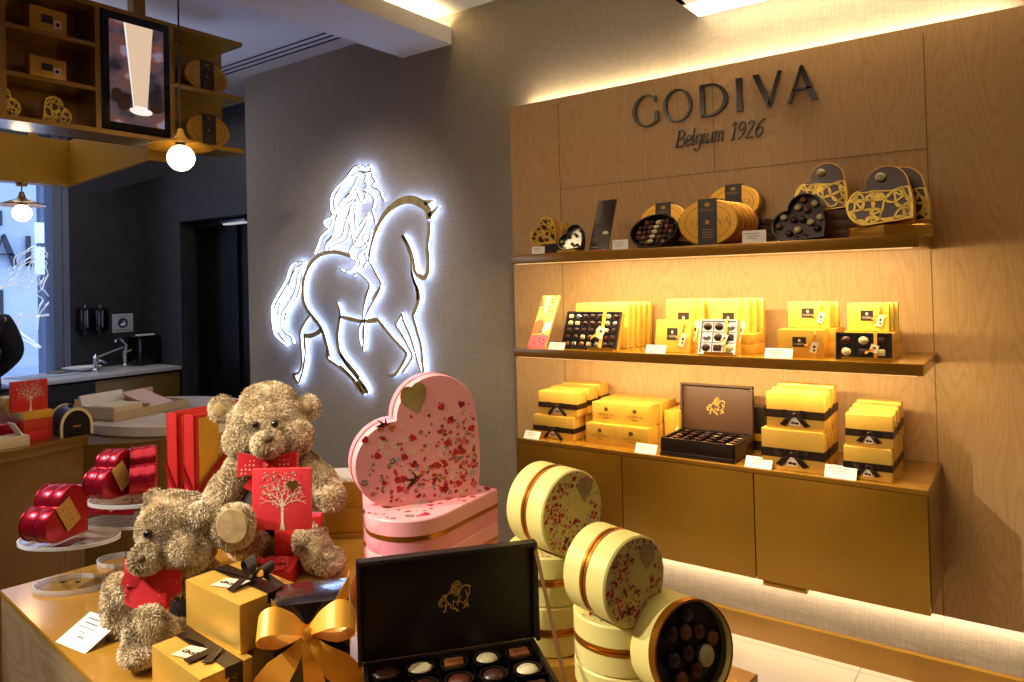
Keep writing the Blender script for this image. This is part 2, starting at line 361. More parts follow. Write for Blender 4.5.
EMB=[([(-0.009,0.179),(-0.083,0.2),(-0.17,0.211),(-0.259,0.204),(-0.34,0.175),(-0.404,0.125),(-0.449,0.058),(-0.468,-0.018),(-0.461,-0.094),(-0.42,-0.157),(-0.346,-0.217),(-0.291,-0.27),(-0.261,-0.332),(-0.234,-0.402),(-0.222,-0.445)],[0.0213,0.0216,0.022,0.0224,0.0228,0.0231,0.0233,0.0233,0.0233,0.0231,0.0228,0.0225,0.0224,0.0222,0.0222]),([(-0.116,-0.192),(-0.012,-0.207),(0.088,-0.219),(0.211,-0.209)],[0.0191,0.0206,0.0183,0.0274]),([(-0.234,-0.402),(-0.243,-0.452),(-0.149,-0.496),(-0.023,-0.562),(0.021,-0.612)],[0.0167,0.0167,0.0164,0.016,0.0158]),([(-0.126,-0.493),(-0.049,-0.536),(0.034,-0.598),(0.071,-0.644)],[0.0132,0.013,0.0128,0.0127]),([(-0.141,-0.107),(-0.113,-0.171),(-0.128,-0.241),(-0.141,-0.314),(-0.129,-0.401),(-0.079,-0.46),(-0.001,-0.518),(0.048,-0.562)],[0.0182,0.0189,0.0197,0.0205,0.0212,0.0218,0.0222,0.0227]),([(-0.115,-0.422),(-0.064,-0.481),(0.002,-0.539),(0.076,-0.596),(0.124,-0.646)],[0.0176,0.0181,0.0186,0.019,0.0195]),([(0.022,-0.601),(0.072,-0.623),(0.094,-0.656)],[0.0485,0.048,0.0477]),([(-0.405,-0.188),(-0.478,-0.258),(-0.501,-0.307),(-0.5,-0.368),(-0.489,-0.459),(-0.496,-0.52),(-0.528,-0.564),(-0.584,-0.573),(-0.585,-0.604)],[0.0154,0.0156,0.0156,0.0156,0.0156,0.0156,0.0157,0.0159,0.0159]),([(-0.466,-0.318),(-0.402,-0.317),(-0.332,-0.298),(-0.286,-0.273)],[0.0272,0.0268,0.0265,0.0262]),([(-0.457,-0.333),(-0.455,-0.427),(-0.477,-0.527),(-0.518,-0.612),(-0.543,-0.632)],[0.0136,0.0136,0.0136,0.0137,0.0138]),([(-0.57,-0.57),(-0.566,-0.603),(-0.542,-0.623)],[0.0258,0.0258,0.0256]),([(0.212,-0.201),(0.281,-0.262),(0.357,-0.327),(0.439,-0.388),(0.446,-0.406),(0.424,-0.445),(0.386,-0.491),(0.351,-0.524),(0.301,-0.535)],[0.0178,0.0175,0.0172,0.0169,0.0169,0.017,0.0171,0.0173,0.0175]),([(0.418,-0.17),(0.392,-0.205),(0.37,-0.238),(0.42,-0.298),(0.474,-0.373),(0.494,-0.404),(0.484,-0.432),(0.444,-0.479),(0.413,-0.511)],[0.0105,0.0105,0.0106,0.0105,0.0103,0.0103,0.0103,0.0104,0.0105]),([(0.418,-0.17),(0.431,-0.213),(0.483,-0.302),(0.51,-0.377),(0.537,-0.451),(0.562,-0.509)],[0.0105,0.0104,0.0103,0.0103,0.0102,0.0101]),([(0.503,-0.18),(0.515,-0.214),(0.537,-0.279),(0.56,-0.343),(0.57,-0.428),(0.576,-0.511)],[0.0141,0.0141,0.014,0.014,0.0139,0.0139]),([(0.499,0.078),(0.523,0.013),(0.55,-0.042),(0.549,-0.096),(0.526,-0.144),(0.504,-0.182)],[0.0103,0.0143,0.0198,0.0229,0.0215,0.0154]),([(0.438,0.279),(0.471,0.22),(0.497,0.16),(0.504,0.089),(0.513,0.029),(0.539,-0.021),(0.547,-0.091)],[0.0217,0.0156,0.0127,0.0131,0.015,0.0169,0.0188]),([(0.438,0.279),(0.485,0.219),(0.517,0.139),(0.531,0.064),(0.568,0.04),(0.597,0.031),(0.626,0.061),(0.632,0.135),(0.628,0.214),(0.642,0.282),(0.642,0.341)],[0.0193,0.0167,0.0166,0.0189,0.0234,0.0256,0.0231,0.0208,0.0185,0.0208,0.0231]),([(0.153,0.143),(0.171,0.221),(0.21,0.308),(0.266,0.382),(0.346,0.444),(0.43,0.476),(0.514,0.479),(0.594,0.448),(0.64,0.408),(0.645,0.356)],[0.0116,0.0154,0.0203,0.0251,0.0321,0.0388,0.0428,0.0444,0.0416,0.0346]),([(0.615,0.452),(0.651,0.455),(0.685,0.46)],[0.0302,0.0162,0.0023]),([(0.643,0.376),(0.683,0.399),(0.721,0.428)],[0.0254,0.0183,0.0023]),([(-0.434,0.156),(-0.541,0.16),(-0.603,0.123),(-0.642,0.047),(-0.733,-0.045),(-0.799,-0.124),(-0.802,-0.219),(-0.78,-0.313),(-0.718,-0.359),(-0.652,-0.388)],[0.0068,0.0069,0.007,0.007,0.0072,0.0073,0.0073,0.0072,0.0071,0.0071]),([(-0.457,0.149),(-0.56,0.091),(-0.614,-0.0),(-0.697,-0.093),(-0.735,-0.187),(-0.733,-0.281),(-0.685,-0.342),(-0.627,-0.379)],[0.0068,0.0069,0.007,0.0071,0.0072,0.0072,0.0071,0.007]),([(-0.458,0.131),(-0.515,0.075),(-0.534,-0.009),(-0.598,-0.096),(-0.682,-0.171),(-0.702,-0.249),(-0.659,-0.303),(-0.598,-0.328),(-0.58,-0.37)],[0.0068,0.0069,0.0069,0.007,0.0071,0.0071,0.0071,0.007,0.007]),([(-0.465,0.142),(-0.542,0.121),(-0.593,0.046),(-0.67,-0.034),(-0.758,-0.124),(-0.771,-0.203),(-0.749,-0.3)],[0.0068,0.0069,0.007,0.0071,0.0072,0.0072,0.0072]),([(-0.456,0.119),(-0.493,-0.002),(-0.529,-0.066),(-0.624,-0.14),(-0.661,-0.217),(-0.667,-0.264)],[0.0068,0.0068,0.0069,0.007,0.0071,0.0071]),([(0.079,0.721),(0.031,0.716),(-0.014,0.674),(-0.066,0.642),(-0.133,0.605),(-0.176,0.554),(-0.181,0.477),(-0.168,0.437),(-0.242,0.415),(-0.243,0.382),(-0.215,0.356),(-0.279,0.317),(-0.303,0.274),(-0.348,0.209)],[0.0066,0.0066,0.0067,0.0067,0.0068,0.0069,0.0069,0.0069,0.007,0.007,0.0069,0.007,0.0071,0.0071]),([(0.101,0.687),(-0.002,0.657),(-0.101,0.591),(-0.148,0.529),(-0.137,0.474),(-0.184,0.433),(-0.164,0.399),(-0.221,0.347)],[0.0065,0.0067,0.0068,0.0069,0.0068,0.0069,0.0069,0.0069]),([(0.076,0.659),(0.014,0.58),(-0.087,0.513),(-0.121,0.45),(-0.14,0.375),(-0.175,0.311),(-0.218,0.281),(-0.227,0.248)],[0.0066,0.0066,0.0068,0.0068,0.0068,0.0069,0.0069,0.007]),([(0.058,0.576),(-0.021,0.549),(-0.071,0.49),(-0.119,0.428),(-0.139,0.413)],[0.0066,0.0067,0.0067,0.0068,0.0068]),([(0.044,0.524),(-0.047,0.488),(-0.098,0.427),(-0.138,0.331),(-0.189,0.29),(-0.24,0.257),(-0.233,0.22)],[0.0066,0.0067,0.0068,0.0068,0.0069,0.007,0.007]),([(-0.009,0.453),(-0.051,0.369),(-0.069,0.316),(-0.127,0.287),(-0.19,0.266),(-0.201,0.224)],[0.0067,0.0067,0.0067,0.0068,0.0069,0.0069]),([(-0.019,0.367),(-0.018,0.313),(-0.054,0.272),(-0.144,0.253),(-0.181,0.229)],[0.0067,0.0067,0.0067,0.0068,0.0069]),([(-0.026,0.659),(-0.006,0.684),(0.031,0.712),(0.063,0.725),(0.091,0.709),(0.12,0.721),(0.152,0.707),(0.178,0.712),(0.187,0.681),(0.151,0.673),(0.101,0.687)],[0.008,0.008,0.0079,0.0079,0.0078,0.0078,0.0077,0.0077,0.0077,0.0077,0.0078]),([(0.101,0.684),(0.146,0.661),(0.131,0.622),(0.151,0.599),(0.129,0.569)],[0.0078,0.0077,0.0078,0.0077,0.0078]),([(0.151,0.673),(0.187,0.674),(0.201,0.641),(0.223,0.613),(0.196,0.586),(0.255,0.559),(0.276,0.514),(0.3,0.489)],[0.0077,0.0077,0.0077,0.0076,0.0077,0.0076,0.0075,0.0075]),([(0.117,0.565),(0.18,0.541),(0.211,0.499),(0.192,0.448),(0.208,0.404),(0.219,0.362)],[0.0078,0.0077,0.0076,0.0077,0.0076,0.0076]),([(0.056,0.52),(0.008,0.484),(-0.01,0.42),(-0.003,0.344),(0.025,0.268),(0.06,0.287),(0.112,0.337),(0.145,0.388),(0.153,0.43)],[0.0079,0.008,0.008,0.008,0.0079,0.0079,0.0078,0.0077,0.0077]),([(0.056,0.52),(0.038,0.471),(0.044,0.384),(0.051,0.339),(0.09,0.365),(0.146,0.42)],[0.0066,0.0066,0.0066,0.0066,0.0065,0.0064]),([(0.066,0.57),(0.08,0.526),(0.117,0.494),(0.134,0.532),(0.143,0.563)],[0.0066,0.0065,0.0065,0.0065,0.0065]),([(0.051,0.266),(-0.013,0.216),(-0.002,0.162),(0.044,0.147),(0.012,0.107),(-0.061,0.083),(-0.1,0.1),(-0.158,0.096)],[0.0066,0.0066,0.0066,0.0066,0.0066,0.0067,0.0068,0.0068]),([(0.127,0.326),(0.11,0.274),(0.139,0.23),(0.061,0.18),(0.078,0.127),(0.011,0.095),(-0.037,0.074)],[0.0065,0.0065,0.0064,0.0065,0.0065,0.0066,0.0067]),([(0.176,0.323),(0.155,0.25),(0.123,0.188),(0.137,0.146),(0.105,0.104)],[0.0064,0.0064,0.0065,0.0064,0.0065]),([(0.017,0.268),(0.047,0.234),(0.109,0.231),(0.171,0.281)],[0.0066,0.0066,0.0065,0.0064]),([(0.134,0.149),(0.174,0.121),(0.217,0.057),(0.252,0.004),(0.213,-0.048),(0.176,-0.089)],[0.009,0.0089,0.0089,0.0088,0.0089,0.0089]),([(0.015,0.057),(0.065,0.071),(0.155,0.006),(0.131,-0.047),(0.106,-0.089)],[0.0093,0.0092,0.009,0.009,0.0091]),([(0.158,-0.008),(0.13,-0.059),(0.101,-0.139),(0.089,-0.208),(0.052,-0.268),(0.058,-0.335),(0.083,-0.397)],[0.0097,0.0098,0.0098,0.0098,0.0099,0.0099,0.0099]),([(0.25,-0.015),(0.208,-0.073),(0.14,-0.153),(0.107,-0.21),(0.096,-0.288),(0.086,-0.397)],[0.0109,0.011,0.0111,0.0112,0.0112,0.0113])]
# ================================================================== camera
cam = bpy.data.cameras.new('camera'); co = bpy.data.objects.new('camera', cam); COL.objects.link(co)
cam.sensor_width = 36.; cam.sensor_fit = 'HORIZONTAL'; cam.lens = FPX/1024*36; cam.shift_x = 0; cam.shift_y = -(341-CY)/1024; cam.clip_start = .02
Rm = Matrix((WM.col[0], -WM.col[1], -WM.col[2])).transposed(); co.matrix_world = Matrix.Translation((0, 0, EYE)) @ Rm.to_4x4(); SC.camera = co
# ================================================================== the setting
WY = 3.06; CEIL = 2.99
def slab(x0, x1, y0, y1, z0, z1, mb=None):
    mb = mb or MB(); return mb.box(((x0+x1)/2, (y0+y1)/2, (z0+z1)/2), (x1-x0, y1-y0, z1-z0))
struct('floor', slab(-6.7, 2.6, -3.2, 5.2, -.1, 0), 'floor')
struct('ceiling', slab(-6.9, 2.6, -3.2, 5.2, CEIL, CEIL+.1), 'ceil')
struct('wall_right', slab(-4.5, 2.6, WY, WY+.39, 0, CEIL), 'linen')
struct('wall_front', slab(2.5, 2.6, -3.2, WY, 0, CEIL), 'linen')
struct('wall_near', slab(-6.7, 2.5, -3.3, -3.2, 0, CEIL), 'linen')
# far wall with the street window, and the dark stone niche
wl = MB(); slab(-6.9, -6.7, 2.83, 3.45, 0, CEIL, wl); slab(-6.9, -6.7, -3.2, 2.83, 0, .66, wl); slab(-6.9, -6.7, -3.2, 2.83, 2.86, CEIL, wl); slab(-6.9, -6.7, -3.2, -2.5, .66, 2.86, wl)
struct('wall_left', wl, 'dark_stone')
wb = MB(); slab(-6.9, -6.06, 3.45, 3.6, 0, CEIL, wb); slab(-6.06, -4.5, 3.45, 3.6, 2.1, CEIL, wb)
struct('wall_back', wb, 'dark_stone')
ws = MB()
for z in (.9, 1.5, 2.1): slab(-6.699, -6.698, 2.84, 3.45, z-.002, z+.002, ws)
for z in (1.5, 2.1): slab(-6.69, -6.06, 3.448, 3.449, z-.002, z+.002, ws)
struct('trim_4', ws, 'slot')
dr = MB(); slab(-6.06, -4.5, 3.72, 3.76, 0, 2.1, dr); slab(-6.1, -6.06, 3.6, 3.76, 0, 2.1, dr); slab(-5.62, -5.58, 3.69, 3.72, 0, 2.1, dr); slab(-4.6, -4.56, 3.6, 3.76, 0, 2.1, dr); slab(-6.06, -4.5, 3.6, 3.76, 2.06, 2.1, dr)
struct('door_1', dr, 'black')
f = MB(); f.box((-5.45, 3.6, 2.075), (.36, .09, .03), b=.012)
t = thing('door_light', 'small pale light strip fixed under the head of the dark doorway', 'light', (0, 0, 0))
f.build('housing', 'steel', t); MB().box((-5.45, 3.6, 2.055), (.3, .06, .012)).build('diffuser', mat('dim_diffuser', 'd8d4d0', .4, emit='f0ece8', es=.5), t)
# window frame + panes
wf = MB()
for y in (2.76,): wf.box((-6.78, y, 1.76), (.16, .13, 2.2)); wf.box((-6.72, y+.03, 1.76), (.08, .05, 2.2))
wf.box((-6.8, 1.2, 2.83), (.12, 3.2, .06)); wf.box((-6.8, .2, .69), (.12, 5.2, .06))
for y in (1.1, -.6): wf.box((-6.8, y, 1.76), (.1, .07, 2.2))
win = struct('window_1', wf, 'frame')
MB().box((-6.8, .1, 1.76), (.012, 5.2, 2.14)).build('pane', 'glass', win)
# ceiling beam with light trough, cove slot, left ceiling grooves
tb = MB(); slab(-2.87, -2.585, -3.2, WY, 2.822, CEIL, None)
bm_ = MB(); slab(-2.96, -2.585, -3.2, WY, 2.822, 2.84, bm_); slab(-2.96, -2.9, -3.2, WY, 2.84, CEIL, bm_); slab(-2.605, -2.585, -3.2, WY, 2.84, 2.915, bm_)
struct('trim_1', bm_, 'white')
for i, y in enumerate((2.18, 2.28, 2.38)):
    pass
sf = MB(); slab(-1.174, 2.5, -3.2, 2.88, 2.642, 2.70, sf); slab(-1.174, -1.155, -3.2, WY, 2.642, 2.80, sf); slab(-1.174, 2.5, -3.2, -3.1, 2.642, CEIL, sf)
struct('trim_2', sf, 'ceil')
ls_ = thing('ceiling_light', 'bright linear light slot in the dropped ceiling along the wall', 'ceiling light', (.67, 2.97, 2.66)); MB().box((0, 0, -.012), (3.65, .178, .01)).build('diffuser', mat('slot_diffuser', 'ffffff', .5, emit='ffeccc', es=3.), ls_)
gr = MB()
for k in range(3): slab(-6.5, -2.97, 2.81+.053*k, 2.822+.053*k, CEIL-.004, CEIL+.002, gr)
struct('trim_5', gr, 'slot')
sk = MB(); slab(-4.5, 2.5, 3.035, WY, 0, .098, sk); sk.cur = 0
struct('baseboard_right', sk, 'gold_lacquer')
def led(name, label, x0, x1, y, z, h, col, es, d=(0, 0)):
    pass
WARM = hexc('ffdfa0'); COOL = hexc('b8ccff')
def area(name, loc, size, power, col, rot=(0, 0, 0), spread=None):
    l = bpy.data.lights.new(name, 'AREA'); l.shape = 'RECTANGLE'; l.size, l.size_y = size; l.energy = power; l.color = col[:3]
    if spread: l.spread = spread
    o = bpy.data.objects.new(name, l); COL.objects.link(o); o.location = loc; o.rotation_euler = rot; return o
def spot(name, loc, target, power, col, ang=40, blend=.5, r=.03):
    l = bpy.data.lights.new(name, 'SPOT'); l.energy = power; l.color = col[:3]; l.spot_size = R_(ang); l.spot_blend = blend; l.shadow_soft_size = r
    o = bpy.data.objects.new(name, l); COL.objects.link(o); o.location = loc
    o.rotation_euler = (Vector(target)-Vector(loc)).to_track_quat('-Z', 'Y').to_euler(); return o
# ================================================================== wood wall panel, shelves, cabinet
pn = MB(); pn.box((-1.075, 3.009, 1.337), (2.17, .018, 2.114))
panel = thing('wall_panel', 'large pale maple veneer panel with raised name lettering behind the product shelves', 'wall panel', (0, 0, 0))
pn.build('veneer_board', 'maple', panel, smooth=False)
gv = MB()
for x in (-1.87, -.315): gv.box((x, 2.9995, 1.325), (.003, .001, 2.09))
gv.box((-1.09, 2.9995, 1.95), (1.56, .001, .0025)); gv.box((-1.1, 2.9995, 2.16), (.0025, .001, .42))
gv.build('board_joint', mat('veneer_joint', '7a5c38', .8), panel, smooth=False)
TF = lambda x, z, y=2.998: Matrix.Translation((x, y, z)) @ UP
tl = MB()
ax = at_y(633, 129, 2.99); bx = at_y(818, 103, 2.99); hh = (at_y(700, 91, 2.99)-at_y(700, 122, 2.99)).z
hgt = .138; x1 = caps(MB(), 0, 1, Matrix()); lw = (bx.x-ax.x); k = lw/(x1*hgt-.09*hgt)
caps(tl, 0, hgt, TF(ax.x, ax.z+.003) @ Matrix.Diagonal((k, 1, 1, 1)), 0, .012)
tl.build('lettering', 'letter', panel, smooth=False)
tp = MB(); a = at_y(676, 147, 2.99); b = at_y(763, 131, 2.99); w1 = pen(MB(), 0, 0, 1, Matrix(), 'Belgium 1926'); k = (b.x-a.x)/(w1*.042)
pen(tp, 0, 0, .042, TF(a.x, a.z) @ Matrix.Diagonal((k, 1, 1, 1)), 'Belgium 1926', 0, .008); tp.build('tagline', 'letter', panel, smooth=False)
YF = 2.60; SX0, SX1 = -1.885, -.305
Z1, Z2, Z3 = 1.625, 1.216, .823
def shelf(name, label, z, th, yf=YF):
    t = thing(name, label, 'shelf', ((SX0+SX1)/2, 3.0, z-th)); w = SX1-SX0; d = 3.0-yf
    MB().box((0, -d/2, th/2), (w, d-.001, th), b=.0015).build('board', 'gold_shelf', t)
    MB().box((0, -d+.014, -.0015), (w-.04, .006, .003)).build('light_strip', M['ledstrip'], t)
    return t
M['ledstrip'] = mat('warm_light_strip', 'ffe6b8', .5, emit='ffd890', es=.9)
shelf('wall_shelf', 'top gold wall shelf carrying oval tins and filigree hearts', Z1, .04)
shelf('wall_shelf', 'middle gold wall shelf carrying bright gold boxes and chocolate trays', Z2, .037)
cb = thing('wall_cabinet', 'long dark gold wall hung cabinet under the shelves', 'cabinet', ((SX0+SX1)/2, 3.0, .433))
W_ = SX1-SX0; D_ = .40; Hc = Z3-.433
MB().box((0, -D_/2+.011, Hc/2-.008), (W_, D_-.024, Hc-.016)).build('carcass', 'gold_lacquer', cb, smooth=False)
MB().box((0, -D_/2-.001, Hc-.008), (W_+.002, D_-.002, .016), b=.0015).build('top_board', 'gold_shelf', cb)
dx = [SX0, -1.369, -.847, SX1]
for i in range(3):
    xa, xb = dx[i]-(SX0+SX1)/2, dx[i+1]-(SX0+SX1)/2
    MB().box(((xa+xb)/2, -D_+.009, (Hc-.018)/2), (xb-xa-.004, .018, Hc-.018), b=.001).build('door', 'gold_lacquer', cb)
h = MB(); h.box((-.847+.09-(SX0+SX1)/2, -D_+.05, -.014), (.15, .06, .024), b=.004); h.build('finger_pull', 'gold_shelf', cb)
for a_ in (0,):
    pass
# ------------------------------------------------------------------ illuminated horse and rider emblem
em = thing('wall_emblem', 'back-lit gold outline of a long-haired rider on a horse on the grey wall', 'wall sign', (-3.4, WY, EYE))
def emb_mesh(mb, T, z0, z1, k=1., g=0., lim=None):
    for P, Wd in (EMB if lim is None else EMB[:lim]):
        n = len(P); L = []; Rr = []
        # subdivide for smoothness
        q = []; w = []
        for i in range(n-1):
            p0 = P[max(i-1, 0)]; p1 = P[i]; p2 = P[i+1]; p3 = P[min(i+2, n-1)]
            sharp = 0
            for s_ in range(3):
                t_ = s_/3; q.append(Vector((.5*((2*p1[a])+(-p0[a]+p2[a])*t_+(2*p0[a]-5*p1[a]+4*p2[a]-p3[a])*t_*t_+(-p0[a]+3*p1[a]-3*p2[a]+p3[a])*t_**3) for a in (0, 1)))); w.append(Wd[i]+(Wd[i+1]-Wd[i])*t_)
        q.append(Vector(P[-1])); w.append(Wd[-1]); m = len(q)
        vs = []; fs = []
        for i in range(m):
            d = (q[min(i+1, m-1)]-q[max(i-1, 0)]).normalized(); nn = Vector((-d.y, d.x))*max(.0008, (w[i]*k/2+g))
            a = q[i]+nn; b = q[i]-nn; vs += [(a.x, a.y, z0), (b.x, b.y, z0), (b.x, b.y, z1), (a.x, a.y, z1)]
        for i in range(m-1):
            for c in range(4): e = (c+1) % 4; fs.append((4*i+c, 4*i+e, 4*i+4+e, 4*i+4+c))
        fs += [(3, 2, 1, 0), (4*m-4, 4*m-3, 4*m-2, 4*m-1)]
        mb.add(vs, fs, T)
    return mb
M['halo'] = mat('white_led_edge', 'dfe8ff', .5, emit='9dbcff', es=20.)
emb_mesh(MB(), UP, .030, .036, 1.12).build('gold_outline', 'goldleaf', em, smooth=False)
emb_mesh(MB(), UP, .016, .029, .62, 0).build('led_backing', M['halo'], em, smooth=False)
# ================================================================== serving counter, kitchen, canopy, street
ct = thing('serving_counter', 'long dark gold serving counter with a rounded marble end', 'counter', (-3.3, 1.2, 0))
CZ = .91
def cpath(dx):   # outline in world xy of the counter body, rounded at the far end
    P = [(-3.22+dx, -2.6), (-3.22+dx, 1.1), (-3.27+dx, 1.42)]
    c = Vector((-3.48, 1.72)); 
    for i in range(15):
        a = R_(-30+15*i); P.append((c.x+(.42+dx)*math.cos(a), c.y+(.34+dx)*math.sin(a)))
    P += [(-3.95-dx, 1.4), (-3.95-dx, -2.6)]; return [(x+3.3, y-1.2) for x, y in P]
MB().prism(cpath(0), 0, CZ-.04).build('body', 'counter', ct, ang=25)
MB().prism([(-.65, -3.8), (.09, -3.8), (.09, -.02), (.03, .24), (-.65, .24)], CZ-.04, CZ, b=.003).build('worktop', 'counter', ct)
mt = thing('marble_worktop', 'pale rounded marble slab at the end of the serving counter', 'worktop', (-3.5, 1.92, CZ-.04))
MB().prism(ell(.52, .38, 56), .001, .052, b=.006).build('slab', 'marble', mt)
MB().prism([(-.05, -.1), (.2, -.02), (.26, .16), (.0, .1)], .052, .055).build('grey_inlay', mat('grey_mat', '88827c', .5), mt)
# red gift boxes at the left of the counter
def simplebox(nm, lab, cat, px0, px1, pyT, pyB, x, dep, m, grp=None, z=None, lid=None, bev=.002, ydir=True):
    """box whose face looks along +x (towards the room); spans measured on the plane x"""
    a = at_x(px0, pyB, x); b = at_x(px1, pyB, x); zt = at_x((px0+px1)/2, pyT, x).z; zb = at_x((px0+px1)/2, pyB, x).z if z is None else z
    t = thing(nm, lab, cat, (x-dep/2, (a.y+b.y)/2, zb), 0, grp); w = b.y-a.y; h = zt-zb
    if lid:
        MB().box((0, 0, (h-lid[1])/2), (dep, w, h-lid[1]), b=bev).build('base', m, t); MB().box((0, 0, h-lid[1]/2), (dep+.004, w+.004, lid[1]), b=bev).build('lid', lid[0], t)
    else: MB().box((0, 0, h/2), (dep, w, h), b=bev).build('carton', m, t)
    return t, w, h, zt
XC = -3.34
t, w, h, z1_ = simplebox('gift_box', 'red gift box, lower of the two under the red tree card on the counter', 'box', 24, 53, 430, 447, XC, .16, 'red_box', 'red and gold gift boxes on the counter', CZ)
t, w, h, z2_ = simplebox('gift_box', 'gold-lidded red gift box directly under the red tree card on the counter', 'box', 24, 53, 411, 430, XC, .16, 'red_orange', 'red and gold gift boxes on the counter', z1_, ('gold_box', .03))
def tree_card(name, lab, cat, loc, rz, w, h, th, face, tilt=0., heartcol='pr_gold', bent=1):
    t = thing(name, lab, cat, loc, rz, None, tilt)
    MB().box((0, 0, h/2), (w, th, h), b=.0015).build('card_body', face, t)
    p = MB(); T = Matrix.Translation((0, -th/2-.0002, 0)) @ UP
    p.use('pr_cream'); cx = .02*w; p.prism([(cx-.045*w, .0), (cx+.045*w, .0), (cx+.022*w, .12*h), (cx+.02*w, .5*h), (cx-.02*w, .5*h), (cx-.02*w, .12*h)], 0, .0006, T)
    def limb(x, y, a, L, wd, dep):
        x2, y2 = x+L*math.cos(a), y+L*math.sin(a); nx, ny = -math.sin(a)*wd, math.cos(a)*wd
        p.prism([(x+nx, y+ny), (x-nx, y-ny), (x2-nx*.6, y2-ny*.6), (x2+nx*.6, y2+ny*.6)], 0, .0005, T)
        if dep: limb(x2, y2, a+.45, L*.72, wd*.6, dep-1); limb(x2, y2, a-.4, L*.76, wd*.6, dep-1)
    for a in (.55, 1.0, 1.57, 2.1, 2.6): limb(cx, .38*h, a, .16*h, .012*w, 3)
    hp = heart(.46*h, rot=-PI/4-PI/2+PI/2); hp = [(x+cx, y+.26*h) for x, y in hp]; rnd = random.Random(5)
    hp = [(x, y) for x, y in [(cx+(q[0]*math.cos(0)-q[1]*0), 0) for q in hp]] if False else hp
    n = 0
    while n < 230:
        x = rnd.uniform(-.48*w, .48*w); y = rnd.uniform(.25*h, .95*h)
        if not inside((x, y), hp): continue
        n += 1; r = rnd.uniform(.009, .024)*w; p.use(rnd.choice(['pr_cream', 'pr_cream', 'pr_cream', 'pr_pink', 'pr_gold', 'pr_blue'])); a = rnd.uniform(0, PI)
        p.prism([(x+r*math.cos(a), y+r*math.sin(a)), (x-r*.5*math.sin(a), y+r*.5*math.cos(a)), (x-r*math.cos(a), y-r*math.sin(a)), (x+r*.5*math.sin(a), y-r*.5*math.cos(a))], 0, .0007, T)
    if heartcol: p.use(heartcol); q = heart(.115*w, rot=-PI/4); p.prism([(x+.2*w, y+.63*h) for x, y in q], 0, .0012, T)
    p.build('tree_print', None, t, smooth=False); return t
a = at_x(18, 412, XC-.05); b = at_x(45, 412, XC-.05); 
tree_card('greeting_card_box', 'flat red square card with a pale tree, standing on the gift boxes on the counter', 'card', (XC-.05, (a.y+b.y)/2-.01, z2_), PI/2, .135, at_x(31, 380, XC-.05).z-z2_, .02, 'red_box', 0, None)
for i, (p0, p1, y0, y1, m, x, lab) in enumerate(((8, 22, 428, 446, 'pr_pink', XC-.22, 'faded rose box, lowest of the pale stack left of the red tree card'), (8, 22, 411, 428, 'pr_orange', XC-.22, 'orange brown box in the middle of the pale stack left of the red tree card'), (8, 22, 394, 411, 'gold_box', XC-.22, 'tan box on top of the pale stack left of the red tree card'))):
    zt = CZ+.055*i; t = thing('gift_box', lab, 'box', (x, at_x(15, 430, x).y, zt), 0, 'red and gold gift boxes on the counter'); MB().box((0, 0, .0275), (.1, .1, .055), b=.002).build('carton', m, t)
t = thing('gift_box', 'red tin at the extreme left edge on the serving counter', 'box', (XC-.08, at_x(3, 430, XC-.08).y-.02, CZ)); MB().box((0, 0, .04), (.1, .12, .08), b=.008).build('carton', 'red_tin', t)
t = thing('leaflet_box', 'open cream tray with a folded white leaflet at the left edge of the counter', 'tray', (XC+.03, at_x(6, 446, XC+.03).y, CZ)); 
MB().box((0, 0, .02), (.1, .13, .04), b=.002).build('tray', 'cream', t); MB().box((0, .06, .035), (.07, .004, .07), TR(0, 0, 0, .5), b=.0).build('leaflet', 'card', t)
# round black display drum with a pale rim (barrel lying on its side)
t = thing('display_drum', 'black dome-shaped bin with cream rims beside the red boxes on the counter', 'bin', (XC-.03, at_x(71, 436, XC-.03).y, CZ), R_(-8))
def dome(r, h, n=16): return [(-r, 0)]+[(-r*math.cos(PI*i/n), h*.35+(h*.65)*math.sin(PI*i/n)) for i in range(n+1)]+[(r, 0)]
T = Matrix.Rotation(PI/2, 4, 'Z') @ UP
T = T @ Matrix.Scale(.78, 4); MB().prism(dome(.072, .145), -.1, .1, T).build('shell', 'black', t)
r1 = MB(); 
for z in (-.105, .1): r1.ringprism(dome(.078, .152), dome(.066, .136), z, z+.01, T)
r1.build('rim', 'cream', t); MB().box((.084, 0, .04), (.004, .03, .006)).build('catch', 'gold_tin', t); MB().ball((0, 0, .117), (.01, .01, .01)).build('knob', 'black', t)
# wooden leaflet trays
t = thing('leaflet_tray', 'low pale wooden tray of cream and pink leaflets on the marble worktop', 'tray', (-3.56, 1.78, CZ+.013), R_(12))
b_ = MB(); b_.box((0, 0, .006), (.26, .42, .012)); b_.box((.128, 0, .02), (.008, .42, .04)); b_.box((-.128, 0, .045), (.008, .42, .09)); b_.box((0, -.206, .03), (.26, .008, .06)); b_.box((0, .206, .02), (.26, .008, .04)); b_.box((0, -.02, .03), (.26, .008, .05)); b_.build('tray', mat('pale_ash', 'b79f78', .6), t, smooth=False)
s_ = MB()
for k in range(4): s_.box((-.02*k+.01, .09, .045+.004*k), (.1, .16, .003), TR(0, 0, 0, 0, .25+.05*k, .1*k))
s_.build('pink_leaflets', mat('pale_pink_paper', 'd6b4a4', .7), t, smooth=False)
MB().box((.02, -.11, .036), (.16, .15, .05)).build('cream_leaflets', 'cream', t); MB().box((-.09, -.08, .075), (.012, .22, .12), TR(0, 0, 0, 0, -.3)).build('upright_leaflets', 'card', t)
